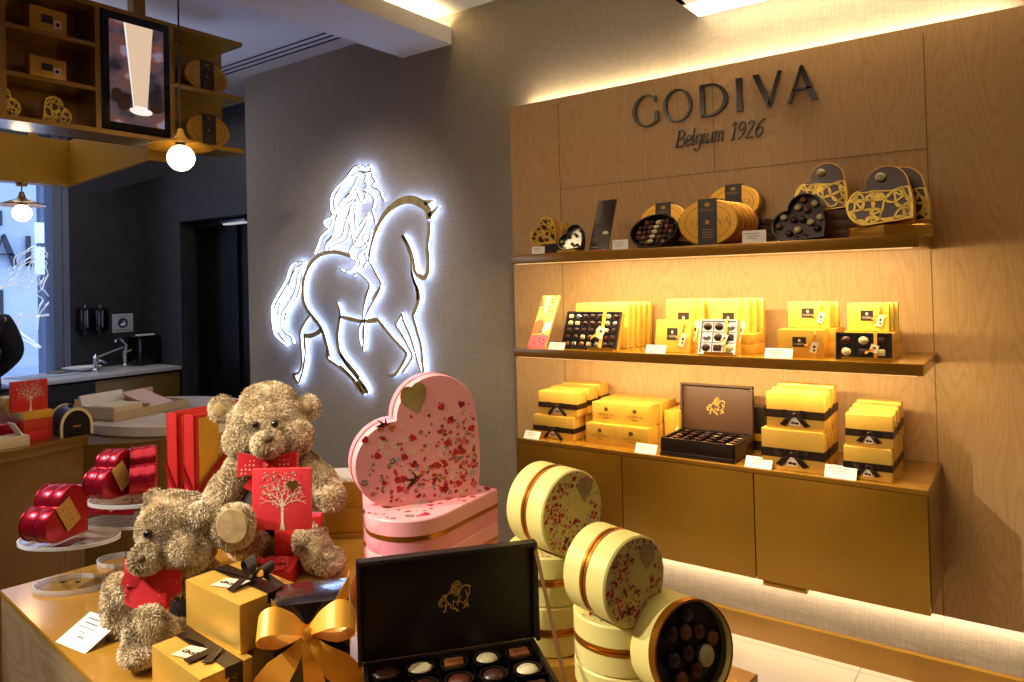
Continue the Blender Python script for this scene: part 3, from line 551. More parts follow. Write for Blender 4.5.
# kitchen
kc = thing('kitchen_counter', 'olive gold kitchen counter with a pale stone top under the street window', 'counter', (-6.37, 1.2, 0))
MB().box((-.01, .34, .40), (.62, 3.78, .80)).build('carcass', 'olive', kc, smooth=False)
MB().box((.0, .34, .835), (.64, 3.8, .03), b=.004).build('stone_top', mat('pale_stone_top', 'b9b7b8', .3), kc)
for y in (1.83, .95, 0.): MB().box((.30, y, .43), (.018, .78, .70), b=.002).build('door', 'olive', kc)
ov = MB(); ov.use('slot').box((.303, 1.25, .45), (.016, .56, .7)); ov.use('olive').box((.312, 1.235, .37), (.012, .48, .46)); ov.use('black').box((.315, 1.25, .70), (.02, .5, .02)); ov.build('oven_front', None, kc, smooth=False)
KZ = .85
sk_ = thing('sink_bowl', 'white rounded basin set on the kitchen counter near the window', 'sink', (*at_z(82, 371, KZ).xy, KZ)); MB().lathe([(.08, 0), (.12, .012), (.15, .035), (.14, .035), (.11, .014), (0, .008)], 32).build('bowl', mat('white_ceramic', 'f0f2f6', .2), sk_)
def tap(lab, px, py, big):
    p = at_z(px, py, KZ); t = thing('tap', lab, 'tap', (p.x, p.y, KZ), R_(0))
    MB().lathe([(.028, 0), (.028, .02), (.02, .03), (.018, .13 if not big else .1), (.024, .14 if not big else .12), (.0, .16 if not big else .15)], 18).build('body', 'chrome', t)
    if big: MB().tube([(0, 0, .12), (.02, .08, .15), (.05, .2, .19)], [.012, .01, .008]).build('lever', 'chrome', t); MB().tube([(0, 0, .08), (.1, 0, .1), (.16, 0, .085)], .011).build('spout', 'chrome', t)
    else: MB().tube([(0, 0, .1), (.03, 0, .2), (.03, -.05, .25), (.05, -.1, .235)], .012).build('spout', 'chrome', t); MB().tube([(0, .0, .12), (.02, .05, .15)], .009).build('lever', 'chrome', t)
tap('chrome tap with a long raised lever beside the white basin', 96, 372, True)
tap('taller chrome tap with a curved spout left of the black appliance', 125, 367, False)
def dispenser(lab, px):
    p = at_x(px, 322, -6.7); t = thing('soap_dispenser', lab, 'dispenser', (-6.7, p.y, p.z-.11), 0, 'black soap dispensers on the kitchen wall')
    MB().box((.05, 0, .13), (.1, .115, .2), b=.02).build('housing', 'blackgloss', t); MB().box((.055, 0, .015), (.06, .06, .05), b=.012).build('nozzle', 'black', t); MB().box((.103, 0, .14), (.004, .012, .15), b=.001).build('sight_strip', 'steel', t); MB().box((.05, 0, .245), (.03, .02, .03), b=.004).build('lock_tab', 'steel', t)
dispenser('black soap dispenser nearer the window on the dark stone wall', 82); dispenser('black soap dispenser nearer the round blue sign on the dark stone wall', 97)
p = at_x(123, 323, -6.69); t = thing('hygiene_sign', 'white square wall sign with a dark blue round hand pictogram', 'sign', (-6.7, p.y, p.z))
T = Matrix.Rotation(PI/2, 4, 'Z') @ UP; MB().box((.004, 0, 0), (.006, .185, .165), b=.002).build('plate', mat('sign_white', 'aab0b8', .4), t); 
pic = MB(); Tn = Matrix.Translation((.0072, 0, 0)) @ T; pic.use(mat('sign_blue', '15305c', .4)).prism(ell(.045, .045), 0, .0006, Tn).use('card').prism([(-.025, -.012), (.0, .006), (.022, .002), (.028, -.012), (.008, -.024), (-.014, -.024)], .0007, .001, Tn).prism(ell(.009, .006, 12, (.012, .014)), .0007, .001, Tn).use('ink').box((0, .062, .0003), (.12, .006, .0006), Tn).box((0, -.062, .0003), (.13, .008, .0006), Tn); pic.build('pictogram', None, t, smooth=False)
p = at_z(147, 362, KZ); t = thing('toaster', 'black upright appliance with a pale top vent in the corner of the kitchen counter', 'appliance', (-6.5, p.y-.12, KZ)); MB().box((0, 0, .13), (.2, .24, .26), b=.03).build('body', 'blackgloss', t); MB().box((0, 0, .265), (.05, .15, .014), b=.003).build('top_vent', 'card', t)
g_ = MB(); [g_.box((.101, -.08+.03*k, .13), (.004, .008, .18)) for k in range(6)]; g_.build('front_ribs', 'black', t)
t = thing('tray_cloth', 'grey cloth and papers lying flat on the kitchen counter by the window', 'cloth', (*at_z(55, 375, KZ).xy, KZ)); MB().prism([(-.15, -.3), (.12, -.26), (.16, .1), (.02, .22), (-.14, .15)], 0, .006).build('cloth', mat('blue_grey_cloth', '9aa0ac', .8), t); MB().box((-.05, .12, .012), (.14, .2, .01), TR(0, 0, 0, 0, 0, .3)).build('papers', mat('brown_paper', '7c6a5c', .7), t)
# ------------------------------------------------------------------ hanging ochre canopy (L-shaped fascia)
cp = thing('hanging_canopy', 'ochre hanging fascia around the bar below the shelf unit', 'canopy', (-5.0, 2.13, 2.19))
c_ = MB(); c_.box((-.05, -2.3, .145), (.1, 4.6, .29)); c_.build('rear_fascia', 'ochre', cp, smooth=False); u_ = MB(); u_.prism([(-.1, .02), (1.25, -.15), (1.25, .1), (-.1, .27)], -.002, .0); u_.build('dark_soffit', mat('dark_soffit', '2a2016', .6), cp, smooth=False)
c_ = MB(); q = [(-.1, .0), (1.26, -.165), (1.26, -.045), (-.1, .12)]; c_.prism(q, 0, .29); c_.build('side_fascia', 'ochre', cp, smooth=False)
e_ = MB(); e_.box((0, 0, 0), (1.36, .006, .006), TR(.58, -.086, .003, 0, 0, -.1207)); e_.build('brass_edge', 'gold_tin', cp)
for (x, y) in ((-.05, -1.6), (-.05, -.2)): MB().box((x, y, .545), (.04, .04, .51)).build('hanger', 'ochre', cp)
# ------------------------------------------------------------------ hanging shelf unit
UX = -3.5; ub = .735+EYE; ut = 1.34+EYE; ys = [-.7, .22, 1.075, 1.375, 1.60, 1.965, 2.37]
un = thing('hanging_shelf_unit', 'dark gold hanging shelf unit with a screen above the serving counter', 'shelf unit', (UX, 1.5, ub))
def ubox(mb, x0, x1, y0, y1, z0, z1): mb.box(((x0+x1)/2-UX, (y0+y1)/2-1.5, (z0+z1)/2-ub), (x1-x0, y1-y0, z1-z0)); return mb
YU0 = -.7; pL, pR = 1.61-.02, 1.965+.02
for nm, zz in (('bottom_board', ub), ('top_board', ut-.02)): ubox(MB(), UX-.21, UX, YU0, 2.37, zz, zz+.022).build(nm, 'gold_lacquer', un, smooth=False)
ubox(MB(), UX-.215, UX-.2, YU0, 2.37, ub, ut).build('back_board', 'gold_lacquer', un, smooth=False)
za = at_x(50, 34, UX).z; zb_ = at_x(50, 80, UX).z; zr = at_x(200, 90, UX).z
pb = at_x(98, 60, UX).y; pc = at_x(3, 60, UX).y
for y in (pb, pc, at_x(172, 80, UX).y, -.0): ubox(MB(), UX-.2, UX, y-.012, y+.012, ub+.022, ut-.02).build('upright', 'gold_lacquer', un, smooth=False)
for zz in (za, zb_):
    ubox(MB(), UX-.2, UX-.002, pc+.012, pb-.012, zz-.01, zz+.01).build('shelf', 'gold_lacquer', un, smooth=False); ubox(MB(), UX-.2, UX-.002, .012, pc-.012, zz-.01, zz+.01).build('shelf', 'gold_lacquer', un, smooth=False)
ubox(MB(), UX-.2, UX-.001, at_x(172, 80, UX).y+.012, 2.37, zr-.012, zr+.01).build('shelf', 'gold_lacquer', un, smooth=False)
for y in (1.85, .4): ubox(MB(), UX-.14, UX-.08, y-.03, y+.03, ut, CEIL).build('hanger', 'gold_lacquer', un, smooth=False)
# screen
y0, y1 = at_x(101, 65, UX).y, at_x(169, 80, UX).y; s0, s1 = at_x(135, 132, UX).z, at_x(135, 19, UX).z
sc = thing('display_screen', 'black framed portrait screen showing a tall milkshake glass', 'screen', (UX+.005, (y0+y1)/2, s0)); w = y1-y0; h = s1-s0
MB().box((-.02, 0, h/2), (.05, w, h), b=.003).build('bezel', 'blackgloss', sc)
def scrmat():
    m = mat('screen_picture', '000000', .3); v = mapped(m, (3, 6, 9)); n = nd(m, 'ShaderNodeTexNoise', Scale=1., Detail=2.); lk(m, v, n.inputs['Vector'])
    c = ramp(m, n.outputs['Fac'], [(.35, '1d1620'), (.47, '6b5660'), (.56, '8f4e38'), (.62, 'a698b4')]); lk(m, c, bsdf(m).inputs['Emission Color']); bsdf(m).inputs['Emission Strength'].default_value = .55; return m
T = Matrix.Translation((.0055, 0, h/2)) @ Matrix.Rotation(PI/2, 4, 'Z') @ UP
pw, ph = w*.40, h*.44
sp = MB(); sp.use(scrmat()).prism([(-pw, -ph), (pw, -ph), (pw, ph), (-pw, ph)], 0, .0006, T)
sp.use(mat('screen_milkshake', '000000', .3, emit='f0cfae', es=.85)).prism([(-.17*w, ph*.995), (.24*w, ph*.995), (.14*w, -.66*ph), (-.06*w, -.66*ph)], .0008, .0012, T)
sp.use(mat('screen_glass_rim', '000000', .3, emit='fff4ea', es=1.)).prism([(-.19*w, ph*.995), (-.165*w, ph*.995), (-.055*w, -.66*ph), (-.07*w, -.66*ph)], .0009, .0013, T).prism(ell(.17*w, .035*h, 30, (.045*w, -.72*ph)), .0009, .0013, T).prism([(-.06*w, -.62*ph), (.14*w, -.62*ph), (.11*w, -.72*ph), (-.02*w, -.72*ph)], .0009, .0014, T)
sp.use(mat('screen_chocolate', '000000', .3, emit='3a160c', es=.5)).prism(ell(.09*w, .05*h, 20, (-.2*w, -.62*ph)), .0007, .001, T).prism(ell(.1*w, .05*h, 20, (.27*w, -.6*ph)), .0007, .001, T).prism(ell(.08*w, .04*h, 20, (-.3*w, -.42*ph)), .0007, .001, T)
sp.build('picture', None, sc, smooth=False)
# goods on the hanging unit
def boxed(px, py, z, x, w, h, lab, d=.05):
    p = at_x(px, py, x); t = thing('chocolate_box', lab, 'box', (x, p.y, z), R_(92), 'tan chocolate boxes on the hanging unit'); 
    MB().box((0, 0, h/2), (w, d, h), b=.002).build('carton', 'gold_tin', t); pr = MB(); T = Matrix.Translation((0, -d/2-.0003, 0)) @ UP
    pr.use('dark_ink').prism([(-.2*w, .45*h), (.12*w, .45*h), (.12*w, .75*h), (-.2*w, .75*h)], 0, .0006, T); pr.use('pr_cream').prism([(.14*w, .3*h), (.36*w, .34*h), (.34*w, .66*h), (.13*w, .62*h)], 0.0002, .0009, T); pr.use('dark_ink').prism(ell(.06*w, .07*h, 12, (.24*w, .48*h)), .001, .0012, T)
    pr.build('label', None, t, smooth=False); return t
boxed(46, 30, za+.01, UX-.09, .155, .125, 'tan box with dark label on the upper board left of the screen')
boxed(46, 78, zb_+.01, UX-.09, .15, .105, 'tan box with dark label on the lower board left of the screen')
def filigree(mb, outl, c, th, T, seed=3, n=26, frame=.86):
    """pierced heart plate: rim plus a net of curling bars"""
    rnd = random.Random(seed); inn = inset(outl, frame, c); mb.ringprism(outl, inn, 0, th, T); pts = []
    xs = [p[0] for p in outl]; ys_ = [p[1] for p in outl]; S = max(xs)-min(xs); tries = 0
    while len(pts) < n and tries < 3000:
        tries += 1; p = (rnd.uniform(min(xs), max(xs)), rnd.uniform(min(ys_), max(ys_)))
        if inside(p, inn) and all(math.hypot(p[0]-q[0], p[1]-q[1]) > S*.13 for q in pts): pts.append(p)
    edge = [inn[i] for i in range(0, len(inn), 3)]
    for i, p in enumerate(pts):
        near = sorted([q for q in pts+edge if q != p], key=lambda q: math.hypot(p[0]-q[0], p[1]-q[1]))[:4]
        for q in near:
            mx, my = (p[0]+q[0])/2+rnd.uniform(-.03, .03)*S, (p[1]+q[1])/2+rnd.uniform(-.03, .03)*S
            P = [Vector((p[0], p[1])), Vector((mx, my)), Vector((q[0], q[1]))]
            for a, b in ((P[0], P[1]), (P[1], P[2])):
                d = (b-a); 
                if d.length < 1e-5: continue
                nn = Vector((-d.y, d.x)).normalized()*S*.014; mb.prism([tuple(a+nn), tuple(a-nn), tuple(b-nn), tuple(b+nn)], 0, th, T)
    return mb
def heart_c(a, rot=0.):   # heart standing on its tip, centred
    h = heart(a, rot=rot); cx = (min(p[0] for p in h)+max(p[0] for p in h))/2; cy = (min(p[1] for p in h)+max(p[1] for p in h))/2
    return [(x-cx, y-cy) for x, y in h]
def filigree_heart(lab, loc, rz, S, depth, tilt=0., upper=True, rot=0., seed=3, grp='filigree heart boxes', side='gold_tin'):
    t = thing('filigree_heart_box', lab, 'heart box', loc, rz, grp, tilt)
    o = heart_c(S/1.5, rot); mn = min(p[1] for p in o); o = [(x, y-mn) for x, y in o]; c = (sum(p[0] for p in o)/len(o), sum(p[1] for p in o)/len(o))
    T = Matrix.Translation((0, 0, 0)) @ UP
    MB().prism(o, -depth, 0, T).build('heart_tin', side, t)
    b = MB(); b.use('choc_red').prism(inset(o, .97, c), .0, .002, T); b.build('brown_window', None, t)
    if upper:
        fo = [(x, min(y, c[1]+.10*S+.25*(x))) for x, y in o]
    else: fo = o
    f = filigree(MB(), o, c, .004, Matrix.Translation((0, -.002, 0)) @ T, seed, 44, .93) if not upper else None
    if upper:
        f = MB(); cut = lambda p: p[1] < c[1]+.16*S-.0*p[0]
        lo = [p for p in o if p[1] <= c[1]+.15*S]; k = [i for i, p in enumerate(o) if p[1] <= c[1]+.15*S]
        # lower part of the outline closed along a wavy top edge
        seq = o+o; best = []; cur = []
        for p in seq:
            if p[1] <= c[1]+.15*S: cur.append(p)
            else:
                if len(cur) > len(best): best = cur
                cur = []
        if len(cur) > len(best): best = cur
        lo = best; a, b2 = lo[-1], lo[0]; top = [(a[0]+(b2[0]-a[0])*i/6, a[1]+(b2[1]-a[1])*i/6+.02*S*math.sin(i*2.1)-.03*S*math.sin(PI*i/6)) for i in range(1, 6)]
        lo = lo+top; cc = (sum(p[0] for p in lo)/len(lo), sum(p[1] for p in lo)/len(lo)); filigree(f, lo, cc, .004, Matrix.Translation((0, -.002, 0)) @ T, seed, 34, .93)
        # pale truffle on the brown part
        MB().ball((.02*S, -.012, c[1]+.33*S), (.085*S, .012, .075*S), u=12, w=8).build('truffle', 'choc_caramel', t)
    rose = [((.13+.02*math.cos(6*i*PI/15))*S*math.cos(2*PI*i/30), c[1]-.02*S+(.11)*S*math.sin(2*PI*i/30)) for i in range(30)]
    f.prism(inset(rose, .62), .0, .007, T).prism(inset(rose, .3), .0, .010, T); f.build('pierced_lid', 'yellow_gold' if side == 'gold_tin' else side, t, smooth=False)
    return t
filigree_heart('pierced gold heart tin on the hanging unit bottom board, left of the screen', (UX-.05, at_x(57, 112, UX-.05).y, ub+.022), R_(92), .118, .03, 0, False, -PI/2-.1, 5)
filigree_heart('pierced gold heart tin cut by the left edge on the hanging unit', (UX-.05, at_x(3, 100, UX-.05).y, ub+.022), R_(92), .128, .03, 0, False, -PI/2-.1, 8)
# ================================================================== oval tins with sleeve
def oval_tin(lab, loc, rz, w, h, d, grp='gold oval tins', tilt=0., text=True, sleeve=.0):
    t = thing('oval_tin', lab, 'oval tin', loc, rz, grp, tilt); T = Matrix.Translation((0, 0, h/2)) @ UP
    MB().prism(ell(w/2, h/2, 56), -d, 0, T, b=.003).build('tin', 'gold_tin', t)
    r = MB(); r.ringprism(ell(w/2*.78, h/2*.76, 56), ell(w/2*.75, h/2*.73, 56), 0, .0006, T)
    if text: caps(r, -w*.33, h*.17, T @ Matrix.Translation((0, -h*.08, 0)) @ Matrix.Diagonal((w*.66/(6.05*h*.17), 1, 1, 1)), 0, .0008)
    r.build('lettering', 'pr_gold', t, smooth=False)
    s = MB(); sw = w*.16; s.box((0, -d/2, 0), (0, 0, 0)) if False else None
    s.prism([(-sw+sleeve, -h/2), (sw+sleeve, -h/2), (sw+sleeve, h/2), (-sw+sleeve, h/2)], .0009, .002, T); s.prism([(-sw+sleeve, h/2-.0005), (sw+sleeve, h/2-.0005), (sw+sleeve, h/2+.001), (-sw+sleeve, h/2+.001)], -d, .002, T); sl = s.build('paper_sleeve', 'brown_board', t, smooth=False)
    q = MB(); Tq = T @ Matrix.Translation((sleeve, 0, .0021)); caps(q, -sw*.75, h*.05, Tq @ Matrix.Translation((0, h*.24, 0)) @ Matrix.Diagonal((sw*1.5/(6.05*h*.05), 1, 1, 1)), 0, .0005); q.prism(ell(sw*.3, h*.045, 14, (0, h*.38)), 0, .0005, Tq); q.prism(ell(sw*.22, h*.05, 14, (0, 0)), 0, .0005, Tq)
    for k in range(4): q.box((0, -h*.16-k*h*.055, .0002), (sw*1.1, h*.012, .0004), Tq)
    q.build('sleeve_print', 'pr_gold', sl, smooth=False); return t
zt_ = zr+.01
oval_tin('gold oval tin with dark sleeve on the upper right board of the hanging unit', (UX-.06, at_x(207, 75, UX-.06).y, zt_), R_(96), .265, .170, .03, 'gold oval tins on the hanging unit')
oval_tin('gold oval tin with dark sleeve on the lower right board of the hanging unit', (UX-.06, at_x(209, 128, UX-.06).y, ub+.022), R_(96), .265, .172, .03, 'gold oval tins on the hanging unit')
def X(px, py, y): return at_y(px, py, y).x
def Zy(px, py, y): return at_y(px, py, y).z
pc_n = []
def price_card(px, py, z, y, w=.085, h=.035, lab='', tilt=-.35, rz=0.):
    x = X(px, py, y); t = thing('price_card', lab, 'price card', (x, y, z), rz, 'white price cards')
    T = Matrix.Rotation(tilt, 4, 'X'); MB().box((0, 0, h/2), (w, .0015, h), T)  .build('folded_card', 'card', t, smooth=False)
    p = MB(); [p.box((-w*.1+(.05*w if k % 2 else 0), -.0011, h*(.75-.2*k)), (w*(.62-.12*k), .0004, h*.05), T) for k in range(3)]; p.build('fine_print', 'ink', t, smooth=False); return t
# ------------------------------------------------------------------ TOP SHELF
z = Z1
def plainbox(nm, lab, cat, x0, x1, yf, d, z0, z1, m, grp=None, part='carton', bev=.0015, rz=0., tilt=0.):
    t = thing(nm, lab, cat, ((x0+x1)/2, yf+d/2, z0), rz, grp, tilt); MB().box((0, 0, (z1-z0)/2), (x1-x0-.0006, d, z1-z0-.0004), b=bev).build(part, m, t); return t
y = 2.74
xa, xb = X(549, 245, y), X(566, 245, y); zs = z
for k in range(2):
    t = plainbox('brown_carton', ['small dark brown carton, lower one under the small pierced heart', 'small dark brown carton, upper one under the small pierced heart'][k], 'box', xa-.02, xb+.02, y-.03, .1, z+.022*k, z+.022*(k+1), 'brown_board', 'brown cartons on the top shelf')
t = thing('gold_block', 'tiny upright gold box behind the small pierced heart tin', 'box', (X(565, 225, 2.88), 2.88, z)); MB().box((0, 0, .075), (.028, .03, .15), b=.002).build('carton', 'gold_tin', t)
filigree_heart('small pierced gold heart tin at the left end of the top shelf', (X(547, 235, y), y-.03, z+.044), R_(8), .12, .055, -.02, False, .05, 21, 'filigree heart tins on the top shelf')
def open_heart(lab, loc, rz, S, depth, side, n, tilt=-.3, rot=-PI/4, white=5, inner='silver', seed=2, grp='open hearts of chocolates'):
    t = thing('open_heart_box', lab, 'heart box', loc, rz, grp, tilt); o = heart_c(S/1.5, rot); mn = min(p[1] for p in o); o = [(x, y-mn) for x, y in o]; c = (sum(p[0] for p in o)/len(o), sum(p[1] for p in o)/len(o)); T = UP.copy()
    MB().ringprism(o, inset(o, .95, c), -depth, .004, T).prism(inset(o, .98, c), -depth, -depth+.004, T).build('heart_tray', side, t)
    MB().prism(inset(o, .95, c), -depth+.004, -depth+.008, T).build('tray_liner', inner, t)
    rnd = random.Random(seed); pts = []; tr = 0; inn = inset(o, .85, c)
    while len(pts) < n and tr < 4000:
        tr += 1; p = (rnd.uniform(-S/2, S/2), rnd.uniform(0, S))
        if inside(p, inn) and all(math.hypot(p[0]-q[0], p[1]-q[1]) > S*.17 for q in pts): pts.append(p)
    for i, p in enumerate(pts):
        m = 'choc_caramel' if i < white else ('choc' if i % 3 else 'choc_milk'); b = MB(); b.ball((p[0], -.0+depth*.4, p[1]), (S*.075, S*.05, S*.068), u=10, w=7)
        b.box((p[0], depth*.4-S*.045, p[1]), (S*.05, S*.02, S*.012)); b.build('praline', m, t)
    return t
open_heart('small open heart tray of chocolates at the left end of the top shelf', (X(569, 248, 2.66), 2.66, z+.012), R_(4), .112, .03, 'blackgloss', 7, -.35, .1, 2, 'silver', 4, 'open heart trays on the top shelf')
t = thing('display_easel', 'small gold easel under the small open heart tray on the top shelf', 'stand', (X(569, 248, 2.66), 2.65, z)); MB().box((0, .01, .006), (.09, .05, .012), b=.002).build('ledge', 'gold_tin', t)
t = thing('acrylic_riser', 'small clear acrylic riser behind the dark brochure on the top shelf', 'stand', (X(583, 235, 2.8), 2.8, z)); MB().box((0, 0, .04), (.06, .003, .08)).box((0, .03, .078), (.06, .06, .003)).build('riser', 'acrylic', t)
x = X(600, 249, 2.66); hb = .235
t = thing('brochure_stand', 'tall dark brochure leaning back between the small heart and the oval tray', 'brochure', (x, 2.645, z+.001), 0, None, -math.atan2(.2, .235)+.30)
MB().box((0, 0, hb/2), (.088, .006, hb), b=.001).build('board', mat('dark_plum_print', '2a1a18', .3), t)
p = MB(); T = Matrix.Translation((0, -.0033, 0)) @ UP; rnd = random.Random(9)
for k, (cx, cy, r, m) in enumerate(((.0, .16, .018, 'choc'), (-.015, .12, .02, 'choc'), (.02, .08, .014, 'choc_caramel'), (-.01, .055, .026, 'choc_red'), (.012, .045, .02, 'choc_red'))): p.use(m).prism(ell(r, r*.6, 16, (cx, cy)), 0, .0006, T)
p.use('pr_pink').prism([(-.04, .0), (.04, .0), (.04, .003), (-.04, .003)], 0, .0006, T).use('pr_cream'); [p.prism([(-.034+.008*k, .012), (-.031+.008*k, .012), (-.031+.008*k, .016), (-.034+.008*k, .016)], 0, .0007, T) for k in range(4)]
p.build('chocolate_print', None, t, smooth=False)
# oval tray of chocolates
y = 2.66; xc = X(649, 245, y); w = .215; h = .155
t = thing('oval_chocolate_tray', 'dark oval tray of chocolates with a pale row, leaning on the top shelf', 'chocolate tray', (xc, y, z+.004), R_(-6), None, -.5); T = Matrix.Translation((0, 0, h/2)) @ UP
MB().ringprism(ell(w/2, h/2, 48), ell(w/2*.95, h/2*.94, 48), -.035, .003, T).prism(ell(w/2*.99, h/2*.99, 48), -.035, -.03, T).build('oval_tray', 'dk_brown', t)
rnd = random.Random(4)
for i in range(-4, 5):
    for j in range(-3, 4):
        a, b = i*.024, j*.024
        if abs(i) and (a/(w/2*.84))**2+(b/(h/2*.82))**2 < 1: m = MB(); m.ball((a, .012, h/2+b), (.0115, .01, .0115), u=8, w=6); m.build('praline', 'choc' if (i+j) % 3 else 'choc_milk', t)
for j in range(-2, 3): m = MB(); m.ball((.004*j, .008, h/2+j*.022), (.014, .009, .009), u=10, w=6); m.build('pale_praline', 'choc_caramel', t)
oval_tin('gold oval tin half hidden behind the dark oval tray on the top shelf', (X(664, 225, 2.82), 2.8, z+.03), 0, .215, .165, .035, 'gold oval tins on the top shelf', -.12, True)
t = plainbox('brown_carton', 'dark brown carton under the half hidden oval tin on the top shelf', 'box', X(664, 240, 2.8)-.09, X(664, 240, 2.8)+.09, 2.76, .12, z, z+.029, 'brown_board', 'brown cartons on the top shelf')
xf = X(707, 225, 2.66); 
for k in range(5):
    oval_tin(['frontmost gold oval tin with dark sleeve in the leaning row on the top shelf', 'second gold oval tin in the leaning row on the top shelf', 'third gold oval tin in the leaning row on the top shelf', 'fourth gold oval tin in the leaning row on the top shelf', 'rearmost gold oval tin in the leaning row on the top shelf'][k], (xf+.006*k, 2.66+.036*k, z+.001), 0, .232, .176, .03, 'gold oval tins on the top shelf', -.06)
for k in range(4): plainbox('brown_carton', 'flat dark brown carton, %s of the pile right of the leaning oval tins' % ['lowest', 'second', 'third', 'topmost'][k], 'box', X(700, 225, 2.9), X(768, 225, 2.9), 2.87, .12, z+.027*k, z+.027*(k+1)-.003, 'brown_board', 'brown cartons on the top shelf')
oval_tin('highest gold oval tin, standing on the brown cartons on the top shelf', (X(733, 205, 2.93), 2.93, z+.106), 0, .215, .15, .03, 'gold oval tins on the top shelf', -.06)
open_heart('large open dark heart tray of chocolates on the top shelf', (X(797, 236, 2.65), 2.65, z+.002), R_(2), .172, .03, 'dk_brown', 15, -.32, .08, 6, 'choc', 6, 'open heart trays on the top shelf')
for k in range(3): plainbox('brown_carton', 'brown wooden-look carton, %s of the pile behind the large open heart tray' % ['lowest', 'middle', 'topmost'][k], 'box', X(812, 225, 2.8), X(858, 225, 2.8), 2.78, .16, z+.036*k, z+.036*(k+1), mat('brown_veneer_carton', '5a3514', .45), 'brown cartons on the top shelf')
filigree_heart('pierced gold heart with brown top standing on the brown cartons on the top shelf', (X(822, 205, 2.83), 2.81, z+.109), R_(2), .175, .05, -.1, True, .08, 31, 'filigree heart tins on the top shelf')
t = thing('gold_tin', 'low heart-shaped gold tin under the large pierced hearts on the top shelf', 'tin', (X(890, 235, 2.76), 2.72, z)); o = heart_c(.15, -PI/4); MB().prism([(x_*1., y_*.7) for x_, y_ in o], 0, .038, b=.003).build('tin', 'gold_tin', t)
filigree_heart('largest pierced gold heart with brown top, at the right end of the top shelf', (X(879, 222, 2.66), 2.66, z+.040), R_(-2), .195, .045, -.2, True, .12, 41, 'filigree heart tins on the top shelf')
filigree_heart('pierced gold heart partly hidden behind the largest one on the top shelf', (X(897, 215, 2.8), 2.77, z+.040), R_(-2), .195, .045, -.1, True, .12, 43, 'filigree heart tins on the top shelf')
price_card(538, 249, z, 2.62, .066, .032, 'white price card at the left end of the top shelf', -.1); price_card(620, 245, z, 2.62, .07, .04, 'white price card in front of the dark brochure on the top shelf', -.1); price_card(754, 238, z, 2.62, .085, .045, 'white price card right of the front oval tin on the top shelf', -.1)
# ------------------------------------------------------------------ MIDDLE SHELF
z = Z2
def godiva_label(mb, T, w, h, cx, cy):
    mb.use('dark_ink').prism([(cx-w/2, cy-h/2), (cx+w/2, cy-h/2), (cx+w/2, cy+h/2), (cx-w/2, cy+h/2)], 0, .0005, T); mb.use('pr_cream'); k = h*.2
    caps(mb, 0, k, T @ Matrix.Translation((cx-w*.4, cy-h*.3, .0005)) @ Matrix.Diagonal((w*.8/(6.05*k), 1, 1, 1)), 0, .0004); mb.prism(ell(w*.1, h*.14, 12, (cx, cy+h*.16)), .0005, .0009, T)
def ballotin(lab, cat, x0, x1, yf, d, z0, z1, tilt=0., grp=None, mark='label', ribbon=True, m='yellow_gold', name='gold_chocolate_box'):
    w = x1-x0; h = z1-z0; t = thing(name, lab, cat, ((x0+x1)/2, yf, z0), 0, grp, tilt)
    MB().box((0, d/2, h/2), (w-.0008, d-.0008, h-.0006), b=.0015).build('carton', m, t); T = Matrix.Translation((0, 0, 0)) @ UP; p = MB()
    if mark == 'label': godiva_label(p, T, w*.3, h*.36, -.02*w, h*.56); p.build('label', None, t, smooth=False)
    elif mark == 'print':
        p.use('pr_gold'); k = h*.13; caps(p, 0, k, T @ Matrix.Translation((-w*.27, h*.36, 0)) @ Matrix.Diagonal((w*.54/(6.05*k), 1, 1, 1)), 0, .0005); p.prism(ell(w*.07, h*.1, 12, (0, h*.68)), 0, .0005, T); p.prism([(-w*.12, h*.25), (w*.12, h*.25), (w*.12, h*.28), (-w*.12, h*.28)], 0, .0005, T); p.build('lettering', None, t, smooth=False)
    if ribbon:
        rb = MB(); rb.strip([(w*.30, -.001, 0), (w*.28, -.002, h*.5), (w*.32, -.001, h)], (w*.022, 0, 0)); 
        rb.strip([(w*.28, -.003, h*.62), (w*.18, -.012, h*.5), (w*.1, -.004, h*.44)], (0, .0, w*.02)); rb.strip([(w*.28, -.003, h*.62), (w*.36, -.012, h*.85), (w*.3, -.006, h*1.02)], (w*.02, 0, 0)); rb.build('gold_ribbon', 'gold_satin', t, smooth=False)
        g = MB(); Tg = Matrix.Translation((w*.3, -.004, h*.38)) @ Matrix.Rotation(.3, 4, 'Y') @ UP; g.use('pr_cream').prism([(-w*.075, -h*.2), (w*.075, -h*.2), (w*.075, h*.2), (-w*.075, h*.2)], 0, .001, Tg); g.use('dark_ink').prism(ell(w*.03, h*.05, 10, (.0, .03*h)), .001, .0014, Tg).prism(ell(w*.025, h*.04, 10, (.02*w, -.09*h)), .001, .0014, Tg); g.build('gift_tag', None, t, smooth=False)
    return t
